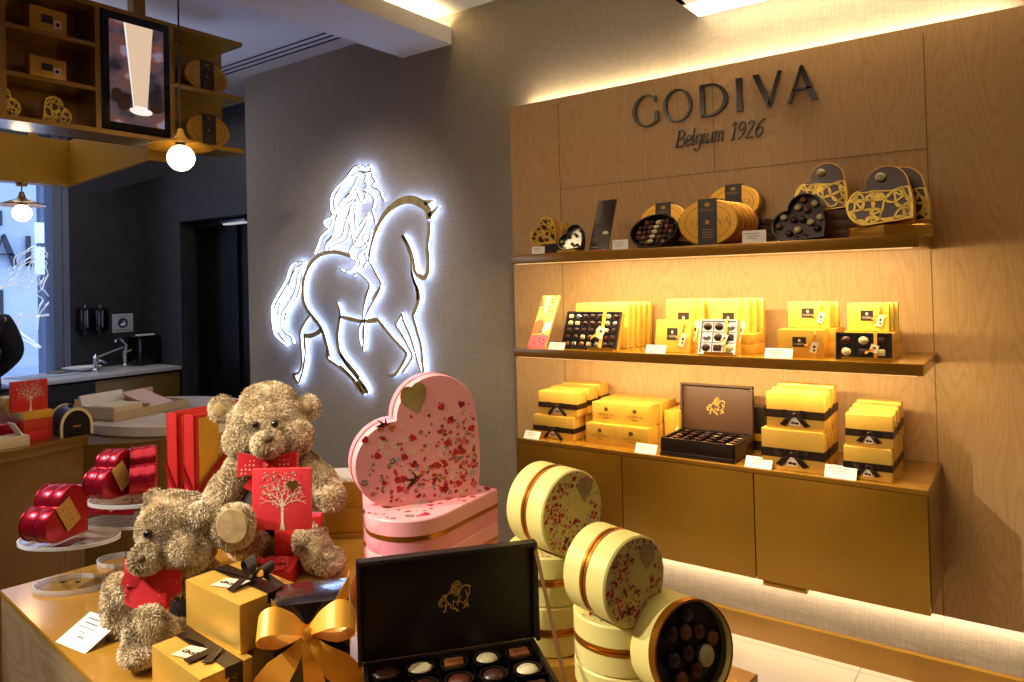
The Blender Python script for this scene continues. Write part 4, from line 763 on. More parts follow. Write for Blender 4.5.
def choc_tray(lab, x, yf, z0, w, h, d, cols, rows, tilt, case='dk_brown', back='yellow_gold', seed=1, ribbon=True, grp='open chocolate trays', rz=0.):
    t = thing('chocolate_tray', lab, 'chocolate tray', (x, yf, z0), rz, grp, tilt); T = UP.copy()
    MB().box((0, d/2, h/2), (w, d, h), b=.0015).build('box_base', back, t)
    fr = MB(); e = .006; O = [(-w/2, 0), (w/2, 0), (w/2, h), (-w/2, h)]; I = [(-w/2+e, e), (w/2-e, e), (w/2-e, h-e), (-w/2+e, h-e)]; fr.ringprism(O, I, 0, .008, T); fr.prism(I, 0, .0008, T)
    cw, chh = (w-2*e)/cols, (h-2*e)/rows
    for i in range(1, cols): fr.box((-w/2+e+i*cw, -.003, h/2), (.0012, .006, h-2*e))
    for j in range(1, rows): fr.box((0, -.003, e+j*chh), (w-2*e, .006, .0012))
    fr.build('tray', case, t, smooth=False); rnd = random.Random(seed); ms = ['choc', 'choc_milk', 'choc_caramel', 'choc', 'choc_milk', 'choc_red', 'silver', 'choc_caramel']
    for i in range(cols):
        for j in range(rows):
            cx, cz = -w/2+e+(i+.5)*cw, e+(j+.5)*chh; m = rnd.choice(ms); b = MB(); r = min(cw, chh)*.40
            if rnd.random() < .5: b.ball((cx, -.004, cz), (r, .006, r*.9), u=10, w=6)
            else: b.box((cx, -.005, cz), (r*1.7, .008, r*1.4), b=.003)
            b.box((cx, -.011, cz), (r*.9, .002, r*.25), TR(0, 0, 0)); b.build('praline', m, t)
    if ribbon:
        rb = MB(); rb.strip([(w*.22, -.012, 0), (w*.22, -.0125, h)], (w*.03, 0, 0)); rb.strip([(w*.22, -.014, h*.45), (w*.1, -.025, h*.3), (w*.04, -.014, h*.25)], (0, 0, w*.022)); rb.build('gold_ribbon', 'gold_satin', t, smooth=False)
        g = MB(); Tg = Matrix.Translation((w*.2, -.016, h*.42)) @ Matrix.Rotation(.35, 4, 'Y') @ UP; g.use('pr_cream').prism([(-w*.07, -h*.15), (w*.07, -h*.15), (w*.07, h*.15), (-w*.07, h*.15)], 0, .001, Tg); g.use('dark_ink').prism(ell(w*.03, h*.04, 10, (0, .03*h)), .001, .0014, Tg); g.build('gift_tag', None, t, smooth=False)
    return t
x = X(536, 348, 2.66); t = thing('tall_carton', 'tall pink and yellow confetti carton at the left end of the middle shelf', 'box', (x, 2.66, z+.001), 0, None, -.55)
hb = .262; wb_ = .092; MB().box((0, .006, hb/2), (wb_, .012, hb), b=.001).build('carton', mat('pale_yellow_print', 'd8b060', .5), t); p = MB(); T = UP.copy()
p.use('pr_pink').prism([(-wb_/2, 0), (wb_/2, 0), (wb_/2, .06), (-wb_/2, .06)], 0, .0005, T).use('pr_orange').prism([(-wb_/2, .065), (wb_*.1, .07), (wb_*.0, .13), (-wb_*.2, .14), (-wb_/2, .12)], 0, .0006, T).prism([(-wb_/2, .2), (-wb_*.35, .21), (-wb_*.38, .24), (-wb_/2, .25)], 0, .0006, T)
p.use('card').prism([(wb_*.05, .07), (wb_/2, .09), (wb_/2, .13), (wb_*.15, .12)], 0, .0005, T).use('pr_cream').prism([(-wb_*.15, .17), (-wb_*.02, .17), (.0, .26), (-wb_*.3, .26)], 0, .0005, T); rnd = random.Random(3)
for k in range(26): p.use(rnd.choice(['pr_dred', 'dark_ink', 'pr_orange', 'pr_red'])); q = heart(.0055, rot=-PI/4, n=5); cx, cy = rnd.uniform(-.4, .4)*wb_, rnd.uniform(.03, .97)*hb; p.prism([(a+cx, b+cy) for a, b in q], .0007, .001, T)
p.build('confetti_print', None, t, smooth=False)
choc_tray('wide open tray of many chocolates near the left end of the middle shelf', X(589, 347, 2.66), 2.655, z+.001, .262, .165, .028, 7, 5, -.38, 'dk_brown', 'gold_box', 5, True, 'open chocolate trays on the middle shelf')
for k in range(5):
    yk = 2.76+.042*k; ballotin('gold box, %s of the leaning row behind the wide chocolate tray' % ['first', 'second', 'third', 'fourth', 'last'][k], 'box', X(574+k*3, 340, yk), X(627+5.5*k, 340, yk), yk, .026, z+.001, z+.19, -.14, 'upright gold boxes on the middle shelf', None, k == 4)
x0, x1 = X(656, 349, 2.68), X(691, 349, 2.68)
ballotin('front gold box with dark label, second display from the left on the middle shelf', 'box', x0, x1, 2.665, .035, z+.001, z+.13, -.22, 'upright gold boxes on the middle shelf')
for k in range(3): ballotin('taller gold box, %s of three behind the front labelled gold box' % ['first', 'second', 'third'][k], 'box', X(669, 340, 2.8)+.012*k, X(706, 340, 2.8)+.012*k, 2.76+.05*k, .03, z+.001, z+.205, -.12, 'upright gold boxes on the middle shelf', 'label', k == 0)
choc_tray('open silver-lined tray of chocolates with gold ribbon in the middle of the middle shelf', X(717, 352, 2.64), 2.635, z+.001, .143, .135, .028, 3, 3, -.34, 'silver', 'gold_box', 8, True, 'open chocolate trays on the middle shelf')
for k in range(3): ballotin('taller gold box, %s of three behind the silver-lined tray' % ['first', 'second', 'third'][k], 'box', X(711, 345, 2.78)+.012*k, X(750, 345, 2.78)+.012*k, 2.76+.05*k, .03, z+.001, z+.205, -.12, 'upright gold boxes on the middle shelf', 'label', k == 0)
for k in range(2): plainbox('gold_chocolate_box', 'small plain gold box, %s of two right of the silver-lined tray' % ['lower', 'upper'][k], 'box', X(743, 350, 2.72), X(756, 350, 2.72), 2.70, .12, z+.037*k, z+.037*(k+1), 'gold_box', 'small gold boxes on the middle shelf')
xa, xb = X(778, 354, 2.66), X(824, 354, 2.66)
ballotin('orange gold box lying low with a dark label, right part of the middle shelf', 'box', xa, xb, 2.66, .07, z+.0, z+.098, 0, 'upright gold boxes on the middle shelf', m='gold_box')
ballotin('bright gold box leaning above the low orange gold box on the middle shelf', 'box', X(788, 324, 2.74), X(830, 324, 2.74), 2.735, .03, z+.1, z+.195, -.15, 'upright gold boxes on the middle shelf')
plainbox('gold_chocolate_box', 'gold box lying behind the low orange gold box, lower of two', 'box', xa+.03, xb+.025, 2.735, .14, z, z+.05, 'gold_box', 'small gold boxes on the middle shelf'); plainbox('gold_chocolate_box', 'gold box lying behind the low orange gold box, upper of two', 'box', xa+.03, xb+.025, 2.735, .14, z+.05, z+.099, 'gold_box', 'small gold boxes on the middle shelf')
for k in range(2): ballotin('gold box, %s behind the bright leaning gold box' % ['first', 'second'][k], 'box', X(790, 324, 2.78)+.01*k, X(833, 324, 2.78)+.01*k, 2.775+.04*k, .028, z+.1, z+.19, -.15, 'upright gold boxes on the middle shelf', None, False)
choc_tray('open tray of three large chocolates at the right end of the middle shelf', X(863.5, 352, 2.66), 2.66, z+.001, .172, .09, .05, 3, 2, -.12, 'dk_brown', 'gold_box', 12, True, 'open chocolate trays on the middle shelf')
plainbox('gold_chocolate_box', 'gold box under the rightmost bright gold box, lower of two', 'box', X(845, 350, 2.74), X(896, 350, 2.74), 2.725, .14, z, z+.045, 'gold_box', 'small gold boxes on the middle shelf'); plainbox('gold_chocolate_box', 'gold box under the rightmost bright gold box, upper of two', 'box', X(845, 350, 2.74), X(896, 350, 2.74), 2.725, .14, z+.045, z+.09, 'gold_box', 'small gold boxes on the middle shelf')
for k in range(3): ballotin('rightmost bright gold box, %s' % ['front of three above the three-chocolate tray', 'middle of three above the three-chocolate tray', 'rear of three above the three-chocolate tray'][k], 'box', X(847, 325, 2.73)+.008*k, X(889, 325, 2.73)+.008*k, 2.73+.04*k, .03, z+.091, z+.188, -.1, 'upright gold boxes on the middle shelf', 'label', k == 0)
price_card(556, 351, z, 2.615, .078, .032, 'white price card under the confetti carton on the middle shelf', -.5); price_card(655, 355, z, 2.615, .083, .035, 'white price card by the labelled gold box on the middle shelf', -.5); price_card(778, 359, z, 2.615, .095, .038, 'white price card before the low orange gold box on the middle shelf', -.5)
# wire easels
for px, py, w_ in ((600, 349, .12), (718, 354, .11), (866, 355, .15)):
    yy = 2.612; t = thing('wire_easel', 'small clear easel under the %s' % {600: 'wide chocolate tray', 718: 'silver-lined chocolate tray', 866: 'three-chocolate tray'}[px], 'stand', (X(px, py, yy), yy, z)); MB().box((0, .012, .003), (w_, .024, .006), b=.001).box((0, .002, .008), (w_, .003, .012)).build('ledge', 'gold_tin', t)
# ------------------------------------------------------------------ CABINET TOP
z = Z3
def bow_mesh(mb, L, wd, c, T, tails=.9, seed=0):
    """ribbon bow in the local xy plane of T, z out"""
    for s in (-1, 1):
        P = [(0, 0, .002), (.45*L*s, .18*L, .012+L*.12), (.95*L*s, .16*L, .008+L*.1), (1.02*L*s, -.02*L, .004+L*.04), (.5*L*s, -.04*L, .004), (0, 0, .002)]
        Wv = [(0, wd*.35, 0), (0, wd*.9, .0), (0, wd*.75, wd*.3), (0, wd*.6, wd*.3), (0, wd*.9, 0), (0, wd*.35, 0)]
        P = [(c[0]+a, c[1]+b, d) for a, b, d in P]; mb.strip(P, Wv, .0004, T)
        mb.strip([(c[0], c[1], .003), (c[0]+.45*L*s, c[1]-.45*L*tails, .006), (c[0]+.8*L*s, c[1]-1.0*L*tails, .002)], [(wd*.3, 0, 0), (wd*.8, wd*.25*s, 0), (wd*.9, wd*.3*s, 0)], .0004, T)
    mb.ball((c[0], c[1], .006), (wd*.75, wd*.8, .006), T, u=10, w=6)
def wrapped(lab, x0, x1, yf, d, z0, z1, grp, bow=True, rz=0., cat='gift box', band=.42, name='wrapped_gift_box', m='gold_paper'):
    w = x1-x0; h = z1-z0; t = thing(name, lab, cat, ((x0+x1)/2, yf+d/2, z0), rz, grp)
    MB().box((0, 0, h/2), (w-.0012, d-.0012, h-.0008), b=.004).build('wrapped_carton', m, t)
    b = MB(); bw = h*.11; zz = h*band; e = .0006; b.ringprism([(-w/2-e, -d/2-e), (w/2+e, -d/2-e), (w/2+e, d/2+e), (-w/2-e, d/2+e)], [(-w/2+.001, -d/2+.001), (w/2-.001, -d/2+.001), (w/2-.001, d/2-.001), (-w/2+.001, d/2-.001)], zz-bw, zz+bw)
    rb = b.build('brown_ribbon', 'brown_rib', t, smooth=False)
    if bow:
        T = Matrix.Translation((0, -d/2-.001, zz)) @ UP; k = MB(); bow_mesh(k, w*.27, h*.085, (-.0*w, 0), T, .75); k.build('bow', 'brown_rib', t, smooth=False)
        g = MB(); Tg = T @ Matrix.Translation((0, -h*.2, .002)); g.use('pr_cream').prism([(-w*.1, -h*.1), (w*.1, -h*.1), (w*.06, h*.12), (-w*.06, h*.12)], 0, .001, Tg).use('dark_ink').prism(ell(w*.035, h*.035, 10, (-.03*w, -.02*h)), .001, .0014, Tg).prism(ell(w*.035, h*.035, 10, (.035*w, -.03*h)), .001, .0014, Tg); g.build('gift_tag', None, t, smooth=False)
    return t
ORD = ['front', 'second', 'third', 'rear']
yk0 = 2.66
z1a = Zy(553, 415, yk0); xa, xb = X(533.6, 437, yk0), X(574, 437, yk0); 
h1 = .099; h2 = .104
for k in range(3):
    wrapped('%s wrapped gold box, lower row of the left stack on the cabinet' % ORD[k], xa, xb, yk0+.1*k, .088, z, z+h1+.002*k, 'gold boxes wrapped with brown ribbon', k == 0)
    wrapped('%s wrapped gold box, upper row of the left stack on the cabinet' % ORD[k], xa+.022, xb+.012, yk0+.012+.1*k, .086, z+h1+.002*k, z+h1+h2+.006*k, 'gold boxes wrapped with brown ribbon', k != 1)
y1_ = 2.665; G = 'small gold lettered cartons'
xs_ = [X(586.3, 446, y1_), X(614.2, 447, y1_), X(648.5, 449, y1_)]
ballotin('small gold lettered carton, lower left of the front four on the cabinet', 'box', xs_[0], xs_[1], y1_, .1, z, z+.085, 0, G, 'print', False, 'gold_box', 'lettered_carton'); ballotin('small gold lettered carton, lower right of the front four on the cabinet', 'box', xs_[1], xs_[2], y1_, .1, z, z+.085, 0, G, 'print', False, 'gold_box', 'lettered_carton')
xt = [X(592.7, 426, y1_+.03), X(620.6, 427, y1_+.03), X(649.6, 428, y1_+.03)]
ballotin('small gold lettered carton, upper left of the front four on the cabinet', 'box', xt[0], xt[1], y1_+.03, .1, z+.085, z+.17, 0, G, 'print', False, 'gold_box', 'lettered_carton'); ballotin('small gold lettered carton, upper right of the front four on the cabinet', 'box', xt[1], xt[2], y1_+.03, .1, z+.085, z+.17, 0, G, 'print', False, 'gold_box', 'lettered_carton')
for k in range(2):
    ballotin('gold carton on its side, %s column right of the small lettered cartons' % ['nearer', 'farther'][k], 'box', xs_[2]+.012+.0*k, xs_[2]+.075+.0*k, y1_+.13+.1*k, .098, z, z+.14-.0*k, 0, 'plain gold cartons on the cabinet', None, True, 'gold_box', 'gold_carton')
    ballotin('gold carton, %s one directly behind the small lettered cartons' % ['lower', 'upper'][k], 'box', xs_[0], xs_[2], y1_+.135, .15, z+.085*k, z+.085*(k+1)-.001, 0, 'plain gold cartons on the cabinet', None, False, 'gold_box', 'gold_carton')
# opened large dark box
def presentation_box(lab, w, d, h, lidh, lidw, tiltback, cols, rows, loc, rz, emb_s, m_out, m_lid, grp=None, stay=False):
    """root at front bottom centre, box extends to +y; lid hinged at the rear edge"""
    t = thing('presentation_box', lab, 'chocolate box', loc, rz, grp); e = .008
    b = MB(); b.box((0, d/2, .003), (w, d, .006)); 
    for x_ in (-w/2+e/2, w/2-e/2): b.box((x_, d/2, h/2), (e, d, h), b=.0015)
    for y_ in (e/2, d-e/2): b.box((0, y_, h/2), (w, e, h), b=.0015)
    b.build('base', m_out, t)
    b2 = MB(); b2.box((0, -.003, .008), (w+.004, .008, .016), b=.002); b2.build('front_lip', m_out, t)
    tr = MB(); zt2 = h-.014; tr.box((0, d/2, zt2/2+.003), (w-2*e, d-2*e, zt2-.004)); cw, cd = (w-2*e)/cols, (d-2*e)/rows
    for i in range(1, cols): tr.box((-w/2+e+i*cw, d/2, zt2+.005), (.002, d-2*e, .012))
    for j in range(1, rows): tr.box((0, e+j*cd, zt2+.005), (w-2*e, .002, .012))
    tr.build('tray', 'blackgloss', t, smooth=False); rnd = random.Random(cols*7); ms = ['choc', 'choc_milk', 'choc_caramel', 'choc', 'choc_red', 'choc_milk', 'choc']
    for i in range(cols):
        for j in range(rows):
            cx, cy = -w/2+e+(i+.5)*cw, e+(j+.5)*cd; r = min(cw, cd)*.36; m = rnd.choice(ms); q = MB(); ty = rnd.random()
            if ty < .4: q.ball((cx, cy, zt2+.004), (r, r*.9, r*.5), u=14, w=8); q.tube([(cx-r*.7, cy, zt2+.004+r*.38), (cx, cy+r*.1, zt2+.004+r*.52), (cx+r*.7, cy, zt2+.004+r*.38)], r*.06, 5)
            elif ty < .7: q.box((cx, cy, zt2+.005), (r*1.7, r*1.3, r*.7), b=r*.2); q.box((cx, cy, zt2+.006+r*.35), (r*1.1, r*.15, r*.06), TR(0, 0, 0))
            else: q.prism([(cx+(r*1.0+.12*r*math.cos(8*a))*math.cos(a), cy+(r*.85)*math.sin(a)) for a in [2*PI*k_/28 for k_ in range(28)]], zt2+.001, zt2+r*.5, b=.003)
            q.build('praline', m, t)
            if w > .28 and j >= rows-2:
                cu = MB(); n_ = 22; cu.ringprism([(cx+(r*1.22+(.06*r if k_ % 2 else 0))*math.cos(2*PI*k_/n_), cy+(r*1.1+(.06*r if k_ % 2 else 0))*math.sin(2*PI*k_/n_)) for k_ in range(n_)], [(cx+r*1.12*math.cos(2*PI*k_/n_), cy+r*1.0*math.sin(2*PI*k_/n_)) for k_ in range(n_)], zt2+.001, zt2+.010); cu.build('paper_cup', 'dk_brown', t, smooth=False)
    lid = MB(); TL = Matrix.Translation((0, d-.004, h)) @ Matrix.Rotation(tiltback, 4, 'X')    # rotates the lid back from upright
    lid.box((0, .006, lidh/2), (lidw, .008, lidh), TL, b=.002)
    for x_ in (-lidw/2+.004, lidw/2-.004): lid.box((x_, -.004, lidh/2), (.008, .02, lidh), TL, b=.002)
    lid.box((0, -.004, lidh-.004), (lidw, .02, .008), TL, b=.002); lo = lid.build('lid', m_lid, t)
    g = MB(); T2 = TL @ Matrix.Translation((.012 if stay else 0, .0015, lidh*.52)) @ UP @ Matrix.Scale(emb_s, 4); emb_mesh(g, T2, 0, .003, 1.25, .004); g.build('gold_emblem', mat('gold_foil_emblem', 'e8bc62', .35, .15), lo, smooth=False)
    if stay: q = MB(); A = TL @ Vector((lidw/2-.004, -.01, lidh-.01)); q.strip([tuple(A), (w/2-.002, .1*d, h-.002)], (-.003, .003, 0), .0004); q.build('ribbon_stay', mat('brown_grosgrain', '5a3c1c', .9, spec=.1), t, smooth=False)
    return t
y0_ = 2.625; xa, xb = X(661, 453, y0_), X(735, 460, y0_)
presentation_box('large open dark brown box with a gold emblem, in the middle of the cabinet', xb-xa, .215, .068, .185, (X(757, 400, 2.84)-X(684.5, 400, 2.84)), -.05, 6, 5, ((xa+xb)/2, y0_, z), 0, .05, 'dk_brown', 'brown_lid', 'open dark presentation boxes')
t = thing('dark_box', 'closed dark brown box with a gold band behind the open brown box', 'box', (X(752, 420, 2.9), 2.91, z)); MB().box((0, 0, .085), (.11, .06, .17), b=.003).build('carton', 'dk_brown', t); MB().box((0, 0, .05), (.1115, .0615, .028)).build('gold_band', 'gold_tin', t)
yk0 = 2.63; xa, xb = X(762, 470, yk0), X(825, 472, yk0); h1 = .142; h2 = .128
for k in range(3):
    wrapped('%s large wrapped gold box, lower row, right of the open brown box' % ORD[k], xa, xb, yk0+.072*k, .060, z, z+h1+.002*k, 'large gold boxes wrapped with brown ribbon', k == 0)
    wrapped('%s large wrapped gold box, upper row, right of the open brown box' % ORD[k], xa+.018, xb+.002, yk0+.01+.072*k, .060, z+h1+.002*k, z+h1+h2+.006*k, 'large gold boxes wrapped with brown ribbon', k == 0)
yk0 = 2.635; xa, xb = X(844, 478, yk0), X(893, 481, yk0); h1 = .108; h2 = .108
for k in range(4):
    wrapped('%s small wrapped gold box, lower row at the right end of the cabinet' % ORD[k], xa, xb, yk0+.062*k, .051, z, z+h1+.002*k, 'gold boxes wrapped with brown ribbon, right end', k == 0)
    wrapped('%s small wrapped gold box, upper row at the right end of the cabinet' % ORD[k], xa+.008, xb+.004, yk0+.006+.062*k, .051, z+h1+.002*k, z+h1+h2+.006*k, 'gold boxes wrapped with brown ribbon, right end', k == 0)
price_card(531, 440, z, 2.615, .08, .036, 'white price card at the left end of the cabinet', -.6); price_card(645, 455, z, 2.612, .09, .04, 'white price card before the small lettered cartons', -.6); price_card(758, 471, z, 2.612, .095, .042, 'white price card beside the open brown box', -.6); price_card(840, 480, z, 2.612, .1, .045, 'white price card before the right-end wrapped boxes', -.6)
# ================================================================== display table in the foreground
TZ = .76
A_, B_, C_ = Vector((-2.16, .735)), Vector((-2.06, 1.555)), Vector((-.452, 1.378)); D4 = C_+(A_-B_)
tb = thing('display_table', 'wide amber gold display table with wooden sides in the foreground', 'table', ((A_.x+C_.x)/2, (A_.y+C_.y)/2, 0))
o_ = Vector((tb.location.x, tb.location.y)); Q = [tuple(p-o_) for p in (A_, D4, C_, B_)]
MB().prism(Q, TZ-.014, TZ, b=.0015).build('top', 'table_gold', tb)
Qi = inset(Q, .997); MB().prism(Qi, .08, TZ-.014).build('wooden_body', 'table_wood', tb, smooth=False)
MB().prism(inset(Q, .94), 0, .08).build('plinth', 'black', tb, smooth=False)
# ------------------------------------------------------------------ acrylic stands with red heart tins
def astand(lab, px, d, zp, rx, ry, posts, rz=.6):
    c = at_d(px, 560, d); t = thing('acrylic_stand', lab, 'stand', (c.x, c.y, TZ), rz, 'clear acrylic stands')
    MB().prism(ell(rx*.72, ry*.72, 64), 0, .012).build('base', 'acrylic', t, smooth=False); MB().ringprism(ell(rx*.723, ry*.723, 64), ell(rx*.70, ry*.70, 64), .0005, .0118).build('base_edge', 'acrylic_edge', t, smooth=False); h = zp+EYE-TZ
    for p in posts: MB().lathe([(.006, .012), (.006, h-.01)], 12, Matrix.Translation((p, 0, 0))).build('post', 'acrylic', t)
    MB().prism(ell(rx, ry, 64), h-.01, h).build('plate', 'acrylic', t, smooth=False); MB().ringprism(ell(rx*1.003, ry*1.003, 64), ell(rx*.975, ry*.975, 64), h-.0095, h-.0005).build('plate_edge', 'acrylic_edge', t, smooth=False); return c
sA = astand('low clear oval acrylic stand with two posts, nearest the left edge of the table', 70, 1.86, -.622, .125, .08, (-.02, .02))
sB = astand('clear oval acrylic stand behind the nearest low one', 128, 2.02, -.632, .115, .07, (0,), .6)
sC = astand('taller clear oval acrylic stand carrying two red heart tins', 134, 1.84, -.522, .11, .065, (.02,), .6)
def red_tin(lab, px, d, z0, rz, a, th, rot=0., tagf=True, dx=0.):
    c = at_d(px, 540, d); t = thing('heart_tin', lab, 'heart tin', (c.x, c.y, z0+EYE), rz, 'shiny red heart tins'); o = heart(a, 16, rot); mn = min(p[1] for p in o); cx = (min(p[0] for p in o)+max(p[0] for p in o))/2
    o = [(x-cx, y-mn) for x, y in o]; c2 = (sum(p[0] for p in o)/len(o), sum(p[1] for p in o)/len(o)); T = UP.copy()
    MB().prism(inset(o, .97, c2), -th, -th*.45, T, b=.003).build('tin_base', 'red_tin', t); MB().prism(o, -th*.5, 0, T, b=.003).build('lid', 'red_tin', t)
    r = MB(); r.ringprism(inset(o, 1.015, c2), inset(o, .99, c2), -th*.5, -th*.44, T).ringprism(inset(o, 1.0, c2), inset(o, .96, c2), -th, -th+.003, T); r.build('rolled_rim', 'red_tin', t)
    if tagf: g = MB(); Tg = Matrix.Translation((dx, -.003, a*.72)) @ Matrix.Rotation(-.5, 4, 'Y') @ UP; s = a*.42; g.prism([(-s*.62, -s), (s*.62, -s), (s*.62, s), (-s*.62, s)], 0, .001, Tg).build('gold_tag', 'script', t)
    return t
red_tin('red heart tin lying left on the nearest low acrylic stand, gold tag facing right', 68, 1.84, -.622, R_(112), .088, .08, .0)
red_tin('red heart tin behind the two others, gold diamond tag towards the viewer', 112, 2.02, -.632, R_(72), .094, .08, -.2)
red_tin('red heart tin on the left of the taller acrylic stand', 122, 1.84, -.522, R_(112), .078, .06, -.05)
red_tin('red heart tin on the right of the taller acrylic stand with sparkling lid', 158, 1.90, -.522, R_(150), .078, .06, .0, False)
# price card on the table
b0 = at_z(55.5, 642, TZ); b1 = at_z(85, 654, TZ); ang = math.atan2(b1.y-b0.y, b1.x-b0.x); w = (b1-b0).length
t = thing('price_card', 'white price card lying tilted on the table before the acrylic stands', 'price card', ((b0.x+b1.x)/2, (b0.y+b1.y)/2, TZ), ang, 'white price cards on the table')
T = Matrix.Rotation(-1.15, 4, 'X'); MB().box((0, 0, .0415), (w, .0015, .083), T).build('card', 'card', t, smooth=False)
p = MB(); [p.box((-w*.12+(w*.1 if k == 4 else 0), -.0012, .07-.011*k), (w*(.5, .42, .6, .3, .2)[k], .0004, (.004, .004, .002, .002, .004)[k]), T) for k in range(5)]; p.build('fine_print', 'ink', t, smooth=False)
# ------------------------------------------------------------------ tall book-shaped boxes
c0 = at_d(195, 500, 2.10); az = R_(97)
def bookbox(lab, off, alt):
    u = Vector((math.cos(az), math.sin(az))); v = Vector((-u.y, u.x)); c = Vector((c0.x, c0.y))+v*off
    t = thing('book_box', lab, 'book-shaped box', (c.x, c.y, TZ), az, 'tall red and gold book-shaped boxes'); H = at_d(195, 416, 2.10).z-TZ; L = .30; th = .048
    b = MB(); b.box((L/2, .003, H/2), (L, .006, H), b=.001).box((L/2, th-.003, H/2), (L, .006, H), b=.001).box((.004, th/2, H/2), (.008, th, H), b=.001); b.build('red_cover', 'red_box', t)
    MB().box((L/2+.004, th/2, H/2), (L-.02, th-.012, H-.014)).build('gold_core', 'gold_box', t)
    g = MB(); g.box((L/2+.006, -.0006, H/2), (L-.02, .0012, H-.02)); g.build('gold_panel', 'gold_box', t)
    s = MB(); s.box((L/2+.03, -.0018, H/2-.03), (L-.1, .0012, H-.1)); s.build('script_panel', 'script', t)
    q = MB(); q.box((L*.36, -.0028, H-.05), (.05, .0008, .03)); q.build('price_sticker', 'card', t)
    r = MB(); r.strip([(-.004, -.006, H*.38), (.02, -.008, H*.46), (L*.86, -.006, H)], (0, 0, .014), .0008); r.strip([(-.004, -.004, H*.38), (-.005, th*.5, H*.5), (-.004, th, H*.6)], (0, 0, .012), .0008); r.build('red_ribbon', 'red_dk', t, smooth=False)
bookbox('tall red and gold book box with script panel, right one behind the left bear', 0, 0); bookbox('tall red and gold book box, left one partly behind its twin', .075, 1)
# ------------------------------------------------------------------ gold boxes under and beside the seated bear
YAW = R_(36)
def cbox(nm, lab, cat, px, d, w, dp, z0, h, m, rz=YAW, grp=None, part='carton', bev=.003, py=560):
    c = at_d(px, py, d); t = thing(nm, lab, cat, (c.x, c.y, z0), rz, grp); MB().box((0, 0, h/2), (w, dp, h-.0006), b=bev).build(part, m, t); return t
G = 'plain gold boxes on the table'
cbox('gold_gift_box', 'low gold box under the left part of the seated bear', 'gift box', 272, 1.86, .155, .30, TZ, .062, 'gold_paper', YAW, G)
cbox('gold_gift_box', 'low gold box under the right foot of the seated bear', 'gift box', 334, 1.83, .15, .30, TZ, .062, 'gold_paper', YAW, G)
for k in range(3): cbox('gold_gift_box', ['gold box, lowest of the stack left of the pink hearts', 'gold box, middle of the stack left of the pink hearts', 'gold box, topmost of the stack left of the pink hearts'][k], 'gift box', 352+3*k, 2.08, .19, .16, TZ+.07*k, .07, 'gold_paper', YAW, G)
t = cbox('red_gift_box', 'red gift box with satin bow between the feet of the seated bear', 'gift box', 266, 1.70, .135, .1, TZ+.062, .042, 'red_box', YAW+.05)
k = MB(); bow_mesh(k, .045, .014, (0, 0), Matrix.Translation((.01, -.02, .043)), .6); k.strip([(0, -.051, .0), (0, -.051, .043), (0, .05, .043)], (.01, 0, 0)); k.build('satin_bow', 'red_sat', t, smooth=False)
cbox('red_gift_box', 'dark red box standing behind the card of the seated bear', 'gift box', 300, 1.78, .11, .04, TZ+.062, .13, 'red_box', YAW+.1)
# card on a clear rod
c = at_d(283, 560, 1.66); t0 = thing('card_holder', 'clear acrylic rod holder standing in front of the seated bear', 'holder', (c.x, c.y, TZ), YAW)
zc = at_d(283, 529, 1.66).z; MB().lathe([(.028, 0), (.028, .004), (.004, .006), (.0035, zc-TZ+.0)], 16).build('rod', 'acrylic', t0)
tree_card('greeting_card_box', 'square red box printed with a pale tree, held up before the seated bear', 'card', (c.x, c.y-.0, zc+.0), YAW-.02, .134, .136, .016, mat('coral_red_card', 'd8383e', .4), -.05)
# ------------------------------------------------------------------ pink heart boxes
def prints(mb, outl, n, T, z, seed, size, keep=lambda p: True, dens=None):
    rnd = random.Random(seed); xs = [p[0] for p in outl]; ys_ = [p[1] for p in outl]; k = 0; tr = 0
    while k < n and tr < 20000:
        tr += 1; p = (rnd.uniform(min(xs), max(xs)), rnd.uniform(min(ys_), max(ys_)))
        if not inside(p, outl) or not keep(p): continue
        if dens and rnd.random() > dens(p): continue
        k += 1; s = size*rnd.choice([.35, .45, .6, .6, .9, 1.3]); m = rnd.choice(['pr_red', 'pr_red', 'pr_dred', 'pr_pink', 'pr_orange', 'pr_cream', 'pr_cream', 'pr_blue', 'pr_green', 'pr_cream', 'pr_red']); mb.use(m); a = rnd.uniform(-1, 1)
        if m in ('pr_blue', 'pr_green', 'pr_cream'):
            for j in range(5): b = a+j*2*PI/5; mb.prism([(p[0]+s*.5*math.cos(b)+s*.35*math.cos(c_), p[1]+s*.5*math.sin(b)+s*.2*math.sin(c_)) for c_ in [i*PI/3 for i in range(6)]], z, z+.0003, T)
        else:
            q = heart(s, 4, -PI/4+a, 0); mb.prism([(x+p[0], y+p[1]-.5*s) for x, y in q], z, z+.0004, T)
        z_ = z
def bird(mb, x, y, s, a, T, z):
    c, sn = math.cos(a), math.sin(a); R2 = lambda pts: [(x+s*(u*c-v*sn), y+s*(u*sn+v*c)) for u, v in pts]
    mb.use('dark_ink').prism(R2([(-1, .1), (-.2, .25), (.6, .1), (.9, .0), (.4, -.2), (-.3, -.15)]), z, z+.0005, T).prism(R2([(-.1, .1), (-.6, .9), (.3, .15)]), z, z+.0005, T).prism(R2([(.2, .1), (.5, .9), (.5, .1)]), z, z+.0005, T); mb.use('pr_red').prism(R2([(.0, -.02), (.5, .05), (.4, -.15)]), z+.0003, z+.0008, T)
